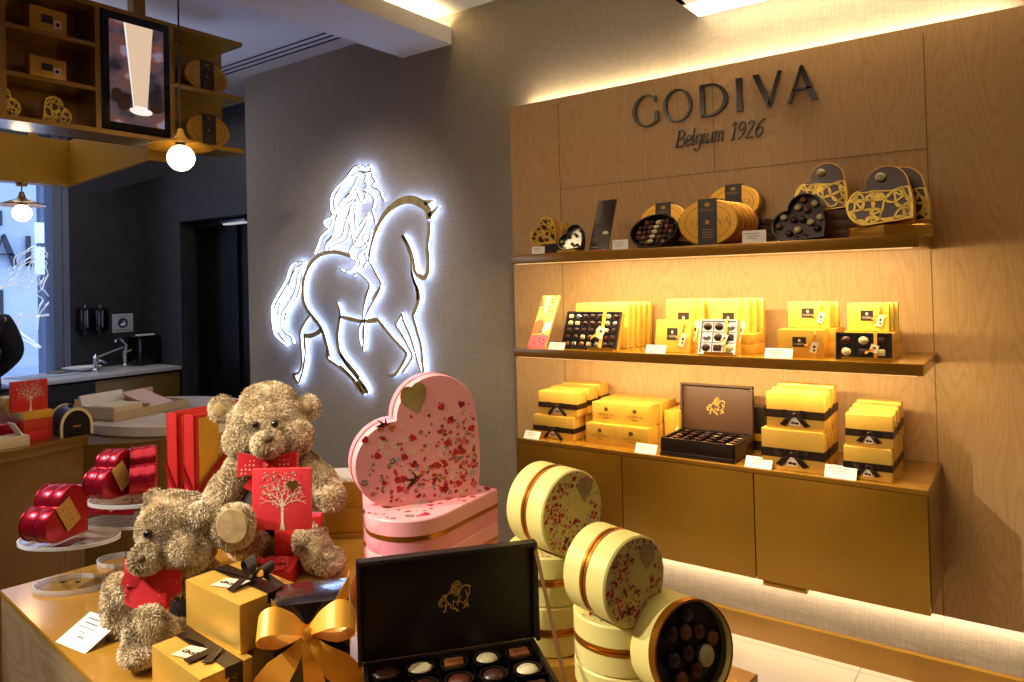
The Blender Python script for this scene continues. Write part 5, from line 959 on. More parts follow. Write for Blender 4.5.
def heart_box(lab, loc, rz, a, th, standing, rot, m='pink', grp='pink heart boxes', seed=1, prn=True):
    t = thing('heart_gift_box', lab, 'heart box', loc, rz, grp); o = heart(a, 18, rot, .045); c = (sum(p[0] for p in o)/len(o), sum(p[1] for p in o)/len(o)); mn = min(p[1] for p in o); cx = (min(p[0] for p in o)+max(p[0] for p in o))/2
    if standing: o = [(x-cx, y-mn) for x, y in o]; T = UP.copy()
    else: o = [(x-c[0], y-c[1]) for x, y in o]; T = Matrix.Translation((0, 0, th))
    c = (sum(p[0] for p in o)/len(o), sum(p[1] for p in o)/len(o))
    MB().prism(o, -th, -th*.53, T, b=.002).build('base', m, t); MB().prism(inset(o, 1.004, c), -th*.47, 0, T, b=.003).build('lid', 'pink_face' if m == 'pink' else m, t)
    MB().prism(inset(o, .985, c), -th*.54, -th*.46, T).ringprism(inset(o, 1.01, c), inset(o, .98, c), -th*.56, -th*.44, T).build('gold_ribbon', 'gold_trim', t)
    p = MB(); oi = inset(o, .93, c); tipx = 1.
    if standing:
        prints(p, oi, 340, T, .0003, seed, a*.042, dens=lambda q: min(1, .04+max(0, ((q[0]-c[0])*.75-(q[1]-c[1])*.9)/a+.25)**1.5*1.6))
        prints(p, oi, 40, T, .0003, seed+9, a*.04, keep=lambda q: q[0] < c[0]-.1*a and q[1] < c[1]+.25*a)
        bird(p, c[0]-.42*a, c[1]+.22*a, .10*a, .2, T, .0006); bird(p, c[0]-.06*a, c[1]-.48*a, .13*a, .7, T, .0006)
        g = heart(.19*a, 12, -PI/4+.25); p.use('goldleaf').prism([(x+c[0]+.0*a, y*1.2+c[1]+.32*a) for x, y in g], .0004, .0014, T)
    else: prints(p, oi, 130, T, .0003, seed, a*.05)
    p.build('printed_pattern', None, t, smooth=False); return t
cP = at_d(411, 590, 1.75); PH = .079
for k in range(3): heart_box(['pink heart box, lowest of the stack under the upright pink heart', 'pink heart box, middle of the stack under the upright pink heart', 'pink heart box with gold ribbon directly under the upright pink heart'][k], (cP.x, cP.y, TZ+PH*k), R_(50), .207, PH, False, PI/4, seed=3+k)
cH = at_d(416, 500, 1.72)
heart_box('large pink heart box standing upright on its side with red confetti print', (cH.x+.02, cH.y-.005, TZ+3*PH), R_(60), .197, .075, True, .0, seed=2)
# ------------------------------------------------------------------ yellow round boxes
def can(lab, loc, rz, r, th, standing, seed=1, grp='pale yellow round boxes', tilt=0., opened=False):
    t = thing('round_gift_box', lab, 'round box', loc, rz, grp, tilt); T = (Matrix.Translation((0, 0, r)) @ UP) if standing else Matrix.Translation((0, 0, th)); o = ell(r, r, 56); c = (0, 0)
    if opened:
        MB().prism(o, -th, -th+.004, T).ringprism(o, ell(r*.96, r*.96, 56), -th, 0, T).build('round_base', 'yellow_can', t); MB().ringprism(ell(r*1.008, r*1.008, 56), ell(r*.97, r*.97, 56), -.016, .001, T).build('gold_ribbon', 'gold_trim', t)
        MB().prism(ell(r*.96, r*.96, 56), -th*.3, -th*.3+.002, T).build('dark_liner', 'dk_brown', t); rnd = random.Random(11)
        lst = [(-.05, .35, .0), (.3, .3, 1), (-.42, -.1, 2), (-.05, -.05, 3), (-.3, -.5, 0), (.1, -.42, 1), (.40, -.2, 4), (.05, .68, 3), (-.4, .4, 3), (.62, .1, 0)]
        for x, y, kk in lst: b = MB(); Tb = T @ Matrix.Translation((x*r, y*r, -th*.3+.010)); b.ball((0, 0, 0), (r*.17, r*.17, r*.13) if kk != 4 else (r*.22, r*.24, r*.16), Tb, u=14, w=8); b.build('praline', ['choc_milk', 'choc_red', 'choc', 'choc', 'choc_caramel'][int(kk)], t)
        MB().prism(ell(r*.955, r*.955, 56), -.012, -.0105, T).build('clear_window', 'plastic_film', t)
        return t
    MB().prism(o, -th, -th*.55, T, b=.003).build('round_base', 'yellow_can', t); MB().prism(ell(r*1.006, r*1.006, 56), -th*.45, 0, T, b=.003).build('lid', 'yellow_can', t)
    g = MB(); g.prism(ell(r*.985, r*.985, 56), -th*.56, -th*.44, T); g.ringprism(ell(r*1.014, r*1.014, 56), ell(r*.98, r*.98, 56), -th*.57, -th*.515, T).ringprism(ell(r*1.014, r*1.014, 56), ell(r*.98, r*.98, 56), -th*.485, -th*.43, T); g.build('gold_ribbon', 'gold_trim', t)
    p = MB(); cxx, cyy = r*.22, r*.16; prints(p, ell(r*.94, r*.94, 40), 430 if standing else 120, T, .0003, seed, r*.05, keep=lambda q: (q[0]-cxx)**2+(q[1]-cyy)**2 > (r*.36)**2, dens=lambda q: .35+.65*max(0, min(1, .6-q[0]/r*.3-q[1]/r*.5)))
    if standing: gq = heart(.3*r, 12, -PI/4-.1); p.use('goldleaf').prism([(x+.38*r, y*1.25+.18*r) for x, y in gq], .0006, .0014, T); bird(p, -.25*r, -.6*r, .13*r, .8, T, .0006)
    p.build('printed_pattern', None, t, smooth=False); return t
cA = at_d(552, 640, 1.53); rA, tA = .087, .099
for k in range(2): can(['yellow round box, lower one of the rear stack behind the open dark box', 'yellow round box, upper one of the rear stack behind the open dark box'][k], (cA.x, cA.y, TZ+tA*k), R_(75), rA, tA, False, 3+k)
cA2 = at_d(574, 545, 1.46); can('upright yellow round box with gold heart on top of the rear stack', (cA2.x, cA2.y, TZ+2*tA), R_(76), rA*.97, .11, True, 12)
cB = at_d(622, 660, 1.29); rB, tB = .083, .085
for k in range(2): can(['yellow round box, lower one of the front stack', 'yellow round box, upper one of the front stack'][k], (cB.x, cB.y, TZ+tB*k), R_(72), rB, tB, False, 7+k)
cB2 = at_d(636, 600, 1.215); can('upright yellow round box with gold heart on top of the front stack', (cB2.x, cB2.y, TZ+2*tB), R_(74), .074, .10, True, 21)
cC = at_d(700, 660, 1.17); zr2 = .064
t = thing('gold_riser', 'low gold block carrying the open round box at the right end of the table', 'riser', (cC.x-.005, cC.y+.04, TZ), R_(66)); MB().box((0, 0, zr2/2), (.13, .13, zr2), b=.003).build('block', 'gold_box', t)
can('open yellow round box with a clear window full of chocolates', (cC.x, cC.y, TZ+zr2), R_(62), .079, .085, True, 5, 'pale yellow round boxes', -.16, True)
# ------------------------------------------------------------------ wrapped boxes in front
def petal_(P, Wv, mb, o, T):
    q = []; w = []; n = len(P)
    for i in range(n-1):
        p0, p1, p2, p3 = (Vector(P[max(i-1, 0)]), Vector(P[i]), Vector(P[i+1]), Vector(P[min(i+2, n-1)])); v1, v2 = Vector(Wv[i]), Vector(Wv[i+1])
        for s in range(4): u = s/4; q.append(.5*((2*p1)+(-p0+p2)*u+(2*p0-5*p1+4*p2-p3)*u*u+(-p0+3*p1-3*p2+p3)*u**3)); w.append(v1.lerp(v2, u))
    q.append(Vector(P[-1])); w.append(Vector(Wv[-1])); mb.strip([(o[0]+a.x, o[1]+a.y, o[2]+a.z) for a in q], w, .0005, T)
def topwrapped(lab, loc, rz, w, d, h, bow=1, folds=True, seed=0):
    t = thing('wrapped_gift_box', lab, 'gift box', loc, rz, 'gold wrapped boxes at the front of the table'); MB().box((0, 0, h/2), (w, d, h-.0006), b=.003).build('wrapped_carton', 'gold_paper', t)
    f = MB(); X0 = w/2+.0006; f.add([(X0, -d/2+.004, h*.97), (X0, d*.1, h*.97), (X0+.002, -d*.12, h*.40), (X0, -d/2+.004, h*.03)], [(0, 1, 2), (0, 2, 3)]); f.build('folded_flaps', 'gold_paper', t, smooth=False)
    e = .0012; b = MB(); yc = d*.12; bw = .0165
    b.add([(-w/2-e, yc-bw, 0), (-w/2-e, yc+bw, 0), (-w/2-e, yc+bw, h+e), (-w/2-e, yc-bw, h+e), (w/2+e, yc+bw, h+e), (w/2+e, yc-bw, h+e), (w/2+e, yc+bw, 0), (w/2+e, yc-bw, 0)], [(0, 1, 2, 3), (3, 2, 4, 5), (5, 4, 6, 7)]); rb = b.build('brown_ribbon', 'brown_rib', t, smooth=False)
    q = MB(); Tq = Matrix.Translation((w/2+e+.0004, yc-.006, h*.1)) @ Matrix.Rotation(PI/2, 4, 'Z') @ UP @ Matrix.Translation((.012, 0, 0)) @ Matrix.Rotation(PI/2, 4, 'Z'); caps(q, 0, .011, Tq, 0, .0004); q.build('ribbon_lettering', 'pr_gold', rb, smooth=False)
    k = MB(); c = (w*.12, yc)
    T = Matrix.Translation((0, 0, h+.0015))
    if bow:
        k.strip([(c[0], c[1], .004), (c[0]-.045, c[1]+.002, .004), (-w*.44, c[1]-.006, .003)], [(0, .006, 0), (.002, .008, 0), (.002, .009, 0)], .0004, T)
        k.strip([(c[0], c[1], .004), (c[0]+.03, c[1]+.012, .012), (c[0]+.075, c[1]+.014, .002)], [(0, .006, 0), (0, .008, 0), (0, .009, 0)], .0004, T)
        k.strip([(c[0], c[1], .004), (c[0]+.004, c[1]-.022, .012), (c[0]+.008, c[1]-.054, .001)], [(.006, 0, 0), (.009, 0, 0), (.010, 0, 0)], .0004, T)
        for s in (-1, 1): petal_([(0, 0, .004), (s*.012, .006, .024), (s*.030, .010, .036), (s*.040, .010, .024), (s*.026, .004, .010), (0, 0, .004)], [(0, .004, .001), (0, .010, .002), (0, .012, .003), (0, .012, .002), (0, .008, .001), (0, .004, .001)], k, (c[0], c[1], 0), T)
        k.ball((c[0], c[1], .007), (.008, .008, .006), T, u=10, w=6)
    else:
        k.strip([(-w*.36, yc-.004, .003), (-.01, yc+.002, .006), (w*.16, yc+.002, .004)], [(.001, .008, 0)]*3, .0006, T); k.strip([(w*.14, yc+.004, .005), (w*.12, -d*.40, .002)], [(.010, 0, 0)]*2, .0006, T); k.strip([(w*.16, yc+.006, .005), (w*.3, yc-.03, .002)], [(.006, .006, 0)]*2, .0006, T)
    k.build('bow', 'brown_rib', t, smooth=False, ang=50)
    g = MB(); Tg = Matrix.Translation((c[0]-.022, -d*.16, h+.0018)) @ Matrix.Rotation(.35, 4, 'Z'); g.use('pr_cream').prism([(-.034, -.018), (.024, -.018), (.03, .02), (-.026, .02)], 0, .0008, Tg); g.use('dark_ink')
    for x, y, r in ((-.016, 0, .009), (.0, -.003, .007), (.012, .001, .006)): g.ringprism(ell(r, r*.6, 14, (x, y)), ell(r*.55, r*.3, 14, (x, y)), .0008, .0012, Tg); g.prism(ell(r*.45, r*.35, 10, (x+.003, y-.002)), .0008, .0013, Tg)
    g.build('gift_tag', None, t, smooth=False); return t
topwrapped('gold wrapped box with brown bow, higher of the two before the small bear', (-1.28, .838, TZ+.09), R_(-3), .196, .118, .09, 1)
topwrapped('gold wrapped box with flat brown ribbon at the bottom edge of the photo', (-1.262, .745, TZ), R_(-5), .19, .098, .09, 0)
cc = thing('gold_gift_box', 'gold box hidden under the higher wrapped box', 'gift box', (-1.275, .857, TZ), R_(-3), 'plain gold boxes on the table'); MB().box((0, 0, .045), (.18, .10, .0894), b=.003).build('carton', 'gold_paper', cc)
# dark box with the large gold satin bow
zb2 = EYE-.57; f0 = at_z(272, 606.5, zb2); f1 = at_z(349, 598, zb2); r0 = at_z(276, 584.5, zb2); ang = math.atan2(f1.y-f0.y, f1.x-f0.x); wB = (f1-f0).length
nrm = Vector((-math.sin(ang), math.cos(ang), 0)); dB = max(.05, (r0-f0).dot(nrm)); ctr = (f0+f1)/2+nrm*dB/2
t = thing('dark_gift_box', 'glossy dark box tied with a large gold satin bow', 'gift box', (ctr.x, ctr.y, TZ), ang); hB = zb2-TZ
MB().box((0, 0, hB/2), (wB, dB, hB), b=.002).build('carton', mat('glossy_dark_brown', '1c1210', .18, coat=.6), t)
sm = 'gold_satin'; rb = MB(); kx, kz = at_d(308, 631, 1.25), 0
# knot position measured on the front plane
rr = ray(308, 631); P0 = Vector((f0.x, f0.y)); n2 = Vector((nrm.x, nrm.y)); tt = P0.dot(n2)/(Vector((rr.x, rr.y)).dot(n2)); kp = org(rr*tt); loc = (kp-Vector((ctr.x, ctr.y, TZ))); kx = loc.x*math.cos(ang)+loc.y*math.sin(ang); kz = loc.z; yf = -dB/2
rb.strip([(kx, yf-.003, kz), (kx+.05, yf-.004, kz+.035), (wB/2, yf-.003, kz+.075), (wB/2+.001, yf+.01, kz+.08)], [(0, 0, .012), (.0, 0, .018), (0, 0, .018), (0, 0, .018)]); rb.strip([(kx, yf-.003, kz), (kx-.05, yf-.004, kz+.03), (-wB/2-.001, yf-.002, kz+.05)], [(0, 0, .012), (0, 0, .016), (0, 0, .016)])
def petal(P, Wv): 
    q = []; w = []; n = len(P)
    for i in range(n-1):
        p0, p1, p2, p3 = (Vector(P[max(i-1, 0)]), Vector(P[i]), Vector(P[i+1]), Vector(P[min(i+2, n-1)])); v1, v2 = Vector(Wv[i]), Vector(Wv[i+1])
        for s in range(5): u = s/5; q.append(.5*((2*p1)+(-p0+p2)*u+(2*p0-5*p1+4*p2-p3)*u*u+(-p0+3*p1-3*p2+p3)*u**3)); w.append(v1.lerp(v2, u))
    q.append(Vector(P[-1])); w.append(Vector(Wv[-1])); rb.strip([(kx+a.x, yf-.004+a.y, kz+a.z) for a in q], w, .0006)
for s in (-1, 1):
    e = .86 if s < 0 else .86
    petal([(0, -.004, 0), (s*.026*e, -.022, .026), (s*.062*e, -.034, .042), (s*.090*e, -.030, .034), (s*.094*e, -.024, .014), (s*.06*e, -.014, -.002), (s*.02, -.008, -.002), (0, -.004, 0)], [(0, .003, .004), (0, .012, .013), (0, .016, .018), (0, .018, .015), (0, .018, .011), (0, .014, .009), (0, .006, .005), (0, .003, .003)])
    petal([(0, -.006, 0), (s*.022, -.022, -.026), (s*.05, -.020, -.056), (s*.072, -.010, -.086), (s*.078, -.004, -.11)], [(.003, 0, .002*s), (.010, .003*s, .010*s), (.019, .006*s, .016*s), (.021, .0, .016*s), (.018, 0, .012*s)])
petal([(0, -.008, 0), (.004, -.024, -.035), (.010, -.018, -.07), (.012, -.012, -.11)], [(.004, 0, 0), (.012, .006, 0), (.018, -.006, 0), (.020, .004, 0)])
rb.ball((kx, yf-.012, kz), (.011, .01, .012), u=12, w=8); rb.build('gold_satin_bow', sm, t, ang=60)
# large open presentation box
hm = Vector((-.919, 1.042)); u = Vector((math.cos(R_(49.8)), math.sin(R_(49.8)))); v = Vector((-u.y, u.x)); dd = .25; fr = hm-v*dd
lidh = .186
presentation_box('large open dark chocolate box with a gold horse emblem on its lid, nearest the viewer', .325, dd, .06, lidh, .342, -.03, 5, 4, (fr.x, fr.y, TZ), R_(49.8), .041, 'dk_brown', mat('near_black_board', '1a100b', .5), 'open dark presentation boxes', True)
# ================================================================== plush bears
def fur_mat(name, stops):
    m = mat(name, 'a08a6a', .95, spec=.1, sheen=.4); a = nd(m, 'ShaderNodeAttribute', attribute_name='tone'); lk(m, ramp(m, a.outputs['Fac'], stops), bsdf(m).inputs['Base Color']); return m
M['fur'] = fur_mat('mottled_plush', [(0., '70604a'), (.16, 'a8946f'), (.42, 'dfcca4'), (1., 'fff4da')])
def blob(parts, vox):
    bm = bmesh.new()
    for c, r, rot in parts:
        T = Matrix.Translation(c) @ (rot.to_4x4() if rot is not None else Matrix()) @ Matrix.Diagonal((*r, 1))
        bmesh.ops.create_icosphere(bm, subdivisions=3, radius=1., matrix=T)
    me = bpy.data.meshes.new('tmp'); bm.to_mesh(me); bm.free(); o = bpy.data.objects.new('tmp', me); COL.objects.link(o)
    r = o.modifiers.new('r', 'REMESH'); r.mode = 'VOXEL'; r.voxel_size = vox; s = o.modifiers.new('s', 'SMOOTH'); s.iterations = 6; s.factor = .6
    dg = bpy.context.evaluated_depsgraph_get(); ev = o.evaluated_get(dg); out = bpy.data.meshes.new_from_object(ev); bpy.data.objects.remove(o); return out
def furry(name, me, n, ln, parent, seed, comb=(0, 0, -.35), wd=.0010):
    rnd = random.Random(seed); me.calc_loop_triangles(); V = [v.co.copy() for v in me.vertices]; Nn = [v.normal.copy() for v in me.vertices]
    base = len(V); faces = [tuple(p.vertices) for p in me.polygons]; tris = [t.vertices[:] for t in me.loop_triangles]; ar = []; tot = 0
    for t in tris: tot += ((V[t[1]]-V[t[0]]).cross(V[t[2]]-V[t[0]])).length; ar.append(tot)
    import bisect
    verts = list(V); tone = [.25]*base; cb = Vector(comb)
    for i in range(n):
        t = tris[bisect.bisect_left(ar, rnd.random()*tot)]; a, b = rnd.random(), rnd.random()
        if a+b > 1: a, b = 1-a, 1-b
        p = V[t[0]]*(1-a-b)+V[t[1]]*a+V[t[2]]*b; nn = (Nn[t[0]]*(1-a-b)+Nn[t[1]]*a+Nn[t[2]]*b).normalized()
        sw = noise.noise_vector(p*28)*.9; d = (nn*1.0+cb+sw+Vector((rnd.uniform(-.35, .35), rnd.uniform(-.35, .35), rnd.uniform(-.35, .35)))).normalized()
        if d.dot(nn) < .25: d = (d+nn*.5).normalized()
        L = ln*rnd.uniform(.6, 1.25); side = d.cross(Vector((rnd.uniform(-1, 1), rnd.uniform(-1, 1), rnd.uniform(-1, 1)))).normalized()*wd
        d2 = (d+cb*.5+sw*.3).normalized(); k = len(verts); verts += [p-side, p+side, p+d*L*.5+side*.8, p+d*L*.5-side*.8, p+d*L*.5+d2*L*.5]
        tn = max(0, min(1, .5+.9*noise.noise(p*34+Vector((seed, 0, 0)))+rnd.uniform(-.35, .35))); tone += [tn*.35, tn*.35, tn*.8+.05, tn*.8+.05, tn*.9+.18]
        faces += [(k, k+1, k+2, k+3), (k+3, k+2, k+4)]
    m = bpy.data.meshes.new(name); m.from_pydata(verts, [], faces); m.materials.append(M['fur']); at = m.attributes.new('tone', 'FLOAT', 'POINT'); at.data.foreach_set('value', tone)
    for p in m.polygons: p.use_smooth = True
    o = bpy.data.objects.new(name, m); COL.objects.link(o); o.parent = parent; return o
def bear(lab, base, yaw, parts, ears, eyes, nose, n, ln, seed, soles=(), vest=None, extras=None):
    t = thing('teddy_bear', lab, 'teddy bear', base, yaw, 'mottled plush teddy bears')
    Ri = Matrix.Rotation(-yaw, 4, 'Z'); L = lambda w: Ri @ (w-Vector(base))
    t['kind'] = 'thing'; del t['kind']
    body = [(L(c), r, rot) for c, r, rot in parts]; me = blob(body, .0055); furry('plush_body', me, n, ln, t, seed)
    for c, r, rot in ears: 
        T = Matrix.Translation(L(c)) @ (rot.to_4x4() if rot is not None else Matrix()); k = MB(); k.ball((0, 0, 0), (r[0]*.55, r[1]*.5, r[2]*.55), T @ Matrix.Translation((0, -r[1]*.85, 0)), u=14, w=8); k.build('inner_ear', 'sole', t)
    for c in eyes: k = MB(); k.ball(tuple(L(c)),   .009, u=12, w=8); k.build('eye', 'fur_eye', t)
    if nose: c, r = nose; k = MB(); k.ball(tuple(L(c)), r, u=14, w=8); k.build('nose', mat('brown_bear_nose', '5a452e', .7), t)
    for c, r, T in soles: k = MB(); k.lathe([(0, -.003), (r*.9, -.002), (r, 0), (r*.9, .003), (0, .005)], 28, Matrix.Translation(L(c)) @ T); k.build('foot_pad', 'sole', t)
    return t, L
# view-aligned directions at the bear: X right, Y away, Z up
VX = Vector((WM[0][0], WM[1][0], 0)).normalized(); VY = Vector((WM[0][2], WM[1][2], 0)).normalized()
VR = Matrix((VX, VY, Vector((0, 0, 1)))).transposed()   # local -> world
def W3(px, py, d): return at_d(px, py, d)
RL = lambda rx=0, ry=0, rz=0: (Matrix.Rotation(rz, 3, 'Z') @ Matrix.Rotation(ry, 3, 'Y') @ Matrix.Rotation(rx, 3, 'X'))
BY = R_(36.0)
# --- seated bear in the middle
P = [(W3(268, 424, 1.90), (.100, .088, .082), None), (W3(245, 440, 1.86), (.052, .055, .045), None), (W3(293, 437, 1.86), (.050, .055, .045), None), (W3(269, 444, 1.80), (.042, .045, .032), RL(-.2)), (W3(268, 400, 1.92), (.07, .06, .045), None),
     (W3(222, 409, 1.93), (.036, .017, .038), RL(0, -.4)), (W3(307, 408, 1.93), (.036, .017, .038), RL(0, .4)),
     (W3(272, 470, 1.92), (.078, .065, .05), None), (W3(272, 500, 1.92), (.098, .085, .085), None), (W3(274, 532, 1.93), (.105, .09, .07), None),
     (W3(241, 472, 1.88), (.045, .045, .05), None), (W3(225, 492, 1.86), (.044, .044, .06), RL(0, .5)), (W3(212, 512, 1.86), (.040, .042, .05), RL(0, .4)),
     (W3(306, 470, 1.88), (.044, .045, .048), None), (W3(322, 482, 1.84), (.038, .040, .052), RL(0, -.5)), (W3(331, 496, 1.80), (.034, .038, .036), RL(0, -.3)),
     (W3(250, 537, 1.84), (.052, .08, .05), None), (W3(240, 530, 1.76), (.048, .06, .05), None), (W3(235, 527, 1.67), (.046, .05, .048), None), (W3(233, 526, 1.585), (.043, .055, .045), None), (W3(233, 526, 1.545), (.045, .022, .047), None),
     (W3(303, 528, 1.85), (.046, .07, .048), None), (W3(310, 540, 1.78), (.040, .045, .055), RL(.2)), (W3(318, 554, 1.75), (.036, .045, .045), RL(0, -.4)), (W3(329, 561, 1.71), (.036, .045, .030), RL(0, .35))]
P = [(c, r, rot) for c, r, rot in P]
base2 = W3(274, 560, 1.92); base2.z = TZ+.062
E = [(P[5][0], P[5][1], RL(0, -.4)), (P[6][0], P[6][1], RL(0, .4))]
TS = Matrix.Rotation(PI/2, 4, 'X')
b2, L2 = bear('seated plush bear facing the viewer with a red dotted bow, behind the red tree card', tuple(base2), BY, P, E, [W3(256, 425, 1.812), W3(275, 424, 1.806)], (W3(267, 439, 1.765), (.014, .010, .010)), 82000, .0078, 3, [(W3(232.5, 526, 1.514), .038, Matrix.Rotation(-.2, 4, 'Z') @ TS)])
def vbow(L, c, par, s, m='dots', droop=.35, rot=0., cloth=True):
    """neck bow seen from the front, local x right, y away, z up"""
    k = MB(); T = Matrix.Translation(L(c)) @ Matrix.Rotation(rot, 4, 'Y')
    for a in (-1, 1):
        k.strip([(0, 0, 0), (a*.45*s, -.14*s, .03*s), (a*.95*s, -.1*s, .02*s), (a*1.0*s, .03*s, 0), (a*.5*s, .04*s, 0), (0, .02, 0)], [(0, 0, .10*s), (0, .03*s, .30*s), (0, .05*s, .40*s), (0, 0, .38*s), (0, 0, .25*s), (0, 0, .1*s)], .0012, T)
        k.strip([(0, 0, -.05*s), (a*.35*s, -.06*s, -.4*s), (a*.62*s, -.03*s, -.85*s)], [(.08*s, 0, 0), (.17*s, 0, .05*s*a), (.2*s, 0, .12*s*a)], .0012, T)
    k.ball((0, -.04*s, 0), (.14*s, .1*s, .16*s), T, u=12, w=8); return k.build('neck_bow', m, par, ang=60)
vbow(L2, W3(268, 464, 1.80), b2, .075)
def neckband(L, c, par, rx, ry, h, m='red_sat', rot=0.): k = MB(); T = Matrix.Translation(L(c)) @ Matrix.Rotation(rot, 4, 'Y'); k.ringprism(ell(rx, ry, 40), ell(rx*.93, ry*.93, 40), -h/2, h/2, T); k.build('neck_ribbon', m, par)
neckband(L2, W3(270, 463, 1.89), b2, .085, .082, .022)
k = MB(); k.ball(tuple(L2(W3(274, 506, 1.895))), (.090, .085, .080), u=28, w=18); k.build('dark_waistcoat', 'vest', b2)
# --- slumped bear on the left
P = [(W3(180, 530, 1.60), (.084, .083, .080), None), (W3(163, 528, 1.56), (.050, .055, .055), None), (W3(186, 548, 1.55), (.060, .055, .050), None), (W3(147, 557, 1.50), (.033, .040, .032), RL(0, .4)), (W3(170, 508, 1.62), (.055, .05, .035), None),
     (W3(200, 516, 1.545), (.030, .02, .030), None), (W3(155, 498, 1.66), (.022, .016, .020), None),
     (W3(185, 585, 1.62), (.075, .07, .06), None), (W3(180, 612, 1.63), (.085, .075, .07), None),
     (W3(208, 590, 1.62), (.035, .035, .07), None), (W3(205, 620, 1.60), (.032, .034, .055), None),
     (W3(150, 618, 1.62), (.05, .06, .045), None), (W3(128, 620, 1.61), (.038, .05, .045), None), (W3(119, 606, 1.60), (.034, .036, .060), RL(0, .1)), (W3(118, 590, 1.61), (.030, .030, .035), None),
     (W3(172, 640, 1.52), (.045, .06, .04), None), (W3(156, 638, 1.47), (.042, .045, .046), None), (W3(146, 632, 1.455), (.040, .036, .052), RL(0, .1)), (W3(141, 652, 1.44), (.040, .036, .024), None)]
base1 = W3(180, 650, 1.6); base1.z = TZ
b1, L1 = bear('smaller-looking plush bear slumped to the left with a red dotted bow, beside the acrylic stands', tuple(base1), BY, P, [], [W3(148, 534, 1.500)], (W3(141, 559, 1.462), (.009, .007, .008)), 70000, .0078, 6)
vbow(L1, W3(150, 582, 1.50), b1, .055, rot=.35)
k = MB(); T = Matrix.Translation(L1(W3(150, 590, 1.51))); k.strip([(-.05, -.004, .02), (-.0, -.02, .01), (.07, -.01, .03)], [(0, 0, .045), (0, .01, .045), (0, 0, .03)], .0015, T); k.build('red_scarf', 'red_sat', b1, ang=60)
k = MB(); k.ball(tuple(L1(W3(183, 608, 1.605))), (.080, .075, .068), u=28, w=18); k.build('dark_waistcoat', 'vest', b1)
c = W3(152, 607, 1.50)
t = thing('gold_chocolate_sleeve', 'flat red-topped gold sleeve held against the slumped bear', 'sleeve', (c.x, c.y, TZ), YAW-.2); MB().box((0, 0, .05), (.075, .012, .1), b=.002).build('sleeve', 'gold_box', t); MB().box((0, 0, .115), (.076, .013, .03), b=.002).build('red_top', 'red_box', t)
# red ribbon roll between the bears
c = W3(215, 553, 1.55)
# ================================================================== pendant lamps
def pendant(lab, c, top, rs, rg, grp='opal globe pendants'):
    t = thing('pendant_lamp', lab, 'pendant lamp', c, 0, grp); 
    MB().tube([(0, 0, .06), (0, 0, top-c[2])], .004, 8).build('cord', 'black', t); MB().lathe([(.03, top-c[2]-.02), (.03, top-c[2])], 20).build('ceiling_rose', 'gold_tin', t)
    MB().lathe([(.012, .13), (.02, .1), (.035, .085), (rs, .052), (rs, .046), (.03, .07), (.0, .07)], 40).build('shade', 'gold_lacquer', t)
    MB().lathe([(.022, .035), (.022, .075)], 20).build('socket', 'black', t); k = MB(); k.ball((0, 0, 0), rg, u=24, w=16); k.build('globe', M['globe'], t); return t
M['globe'] = mat('lit_opal_globe', 'ffe8c8', .3, emit='ffdca8', es=14.)
pA = at_x(181, 158, -3.1); pB = at_x(22, 213, -5.05)
pendant('lit globe pendant with a dark disc shade in front of the screen', tuple(pA), CEIL, .14, .058)
pendant('lit globe pendant with a disc shade hanging under the ochre canopy by the window', tuple(pB), 2.19, .13, .052)
l = bpy.data.lights.new('globe_light', 'POINT')
# ================================================================== person at the kitchen counter
def skin(name, chain, radii, edges, parent, m, sub=2):
    me = bpy.data.meshes.new(name); me.from_pydata(chain, edges, []); o = bpy.data.objects.new(name, me); COL.objects.link(o); o.parent = parent; s = o.modifiers.new('s', 'SKIN')
    for i, r in enumerate(radii): d = me.skin_vertices[0].data[i]; d.radius = r if hasattr(r, '__len__') else (r, r); d.use_root = (i == 0)
    u = o.modifiers.new('u', 'SUBSURF'); u.levels = sub; u.render_levels = sub; me.materials.append(M[m] if isinstance(m, str) else m); return o
pp = at_x(-41, 320, -4.75)
pr = thing('person', 'person in a dark long-sleeved top and brown apron bending over the kitchen counter', 'person', (pp.x, pp.y, 0), 0)
# local: x towards camera side, y right in view
M['skin'] = mat('skin', 'b98a6c', .55); M['sweater'] = mat('dark_sweater', '1c1a1e', .85); M['apron'] = mat('brown_cloth', '3c2a22', .85); M['hair'] = mat('dark_hair', '1a1210', .6)
V_ = [(0, 0, .92), (0, 0, 1.08), (-.02, -.0, 1.25), (-.03, 0, 1.38), (-.035, 0, 1.46), (-.03, .0, 1.56), (-.03, 0, 1.66),
      (-.02, .19, 1.37), (.0, .27, 1.17), (-.12, .17, 1.04), (-.2, .10, 1.02),
      (-.02, -.19, 1.37), (.0, -.27, 1.15), (-.14, -.17, 1.04), (-.2, -.1, 1.02),
      (.0, .1, .86), (.01, .11, .48), (.0, .12, .08), (-.12, .13, .04), (.0, -.1, .86), (.01, -.11, .48), (.0, -.12, .08), (-.12, -.13, .04)]
Rr = [(.13, .16), (.12, .145), (.13, .17), (.11, .15), (.055, .055), (.085, .075), (.07, .065), (.07, .07), (.052, .052), (.038, .038), (.03, .03), (.07, .07), (.052, .052), (.038, .038), (.03, .03), (.1, .1), (.07, .07), (.045, .045), (.04, .04), (.1, .1), (.07, .07), (.045, .045), (.04, .04)]
Ed = [(0, 1), (1, 2), (2, 3), (3, 4), (4, 5), (5, 6), (3, 7), (7, 8), (8, 9), (9, 10), (3, 11), (11, 12), (12, 13), (13, 14), (0, 15), (15, 16), (16, 17), (17, 18), (0, 19), (19, 20), (20, 21), (21, 22)]
skin('body', V_, Rr, Ed, pr, 'skin')
ix = [0, 1, 2, 3, 7, 8, 9, 11, 12, 13]; mp_ = {k: i for i, k in enumerate(ix)}
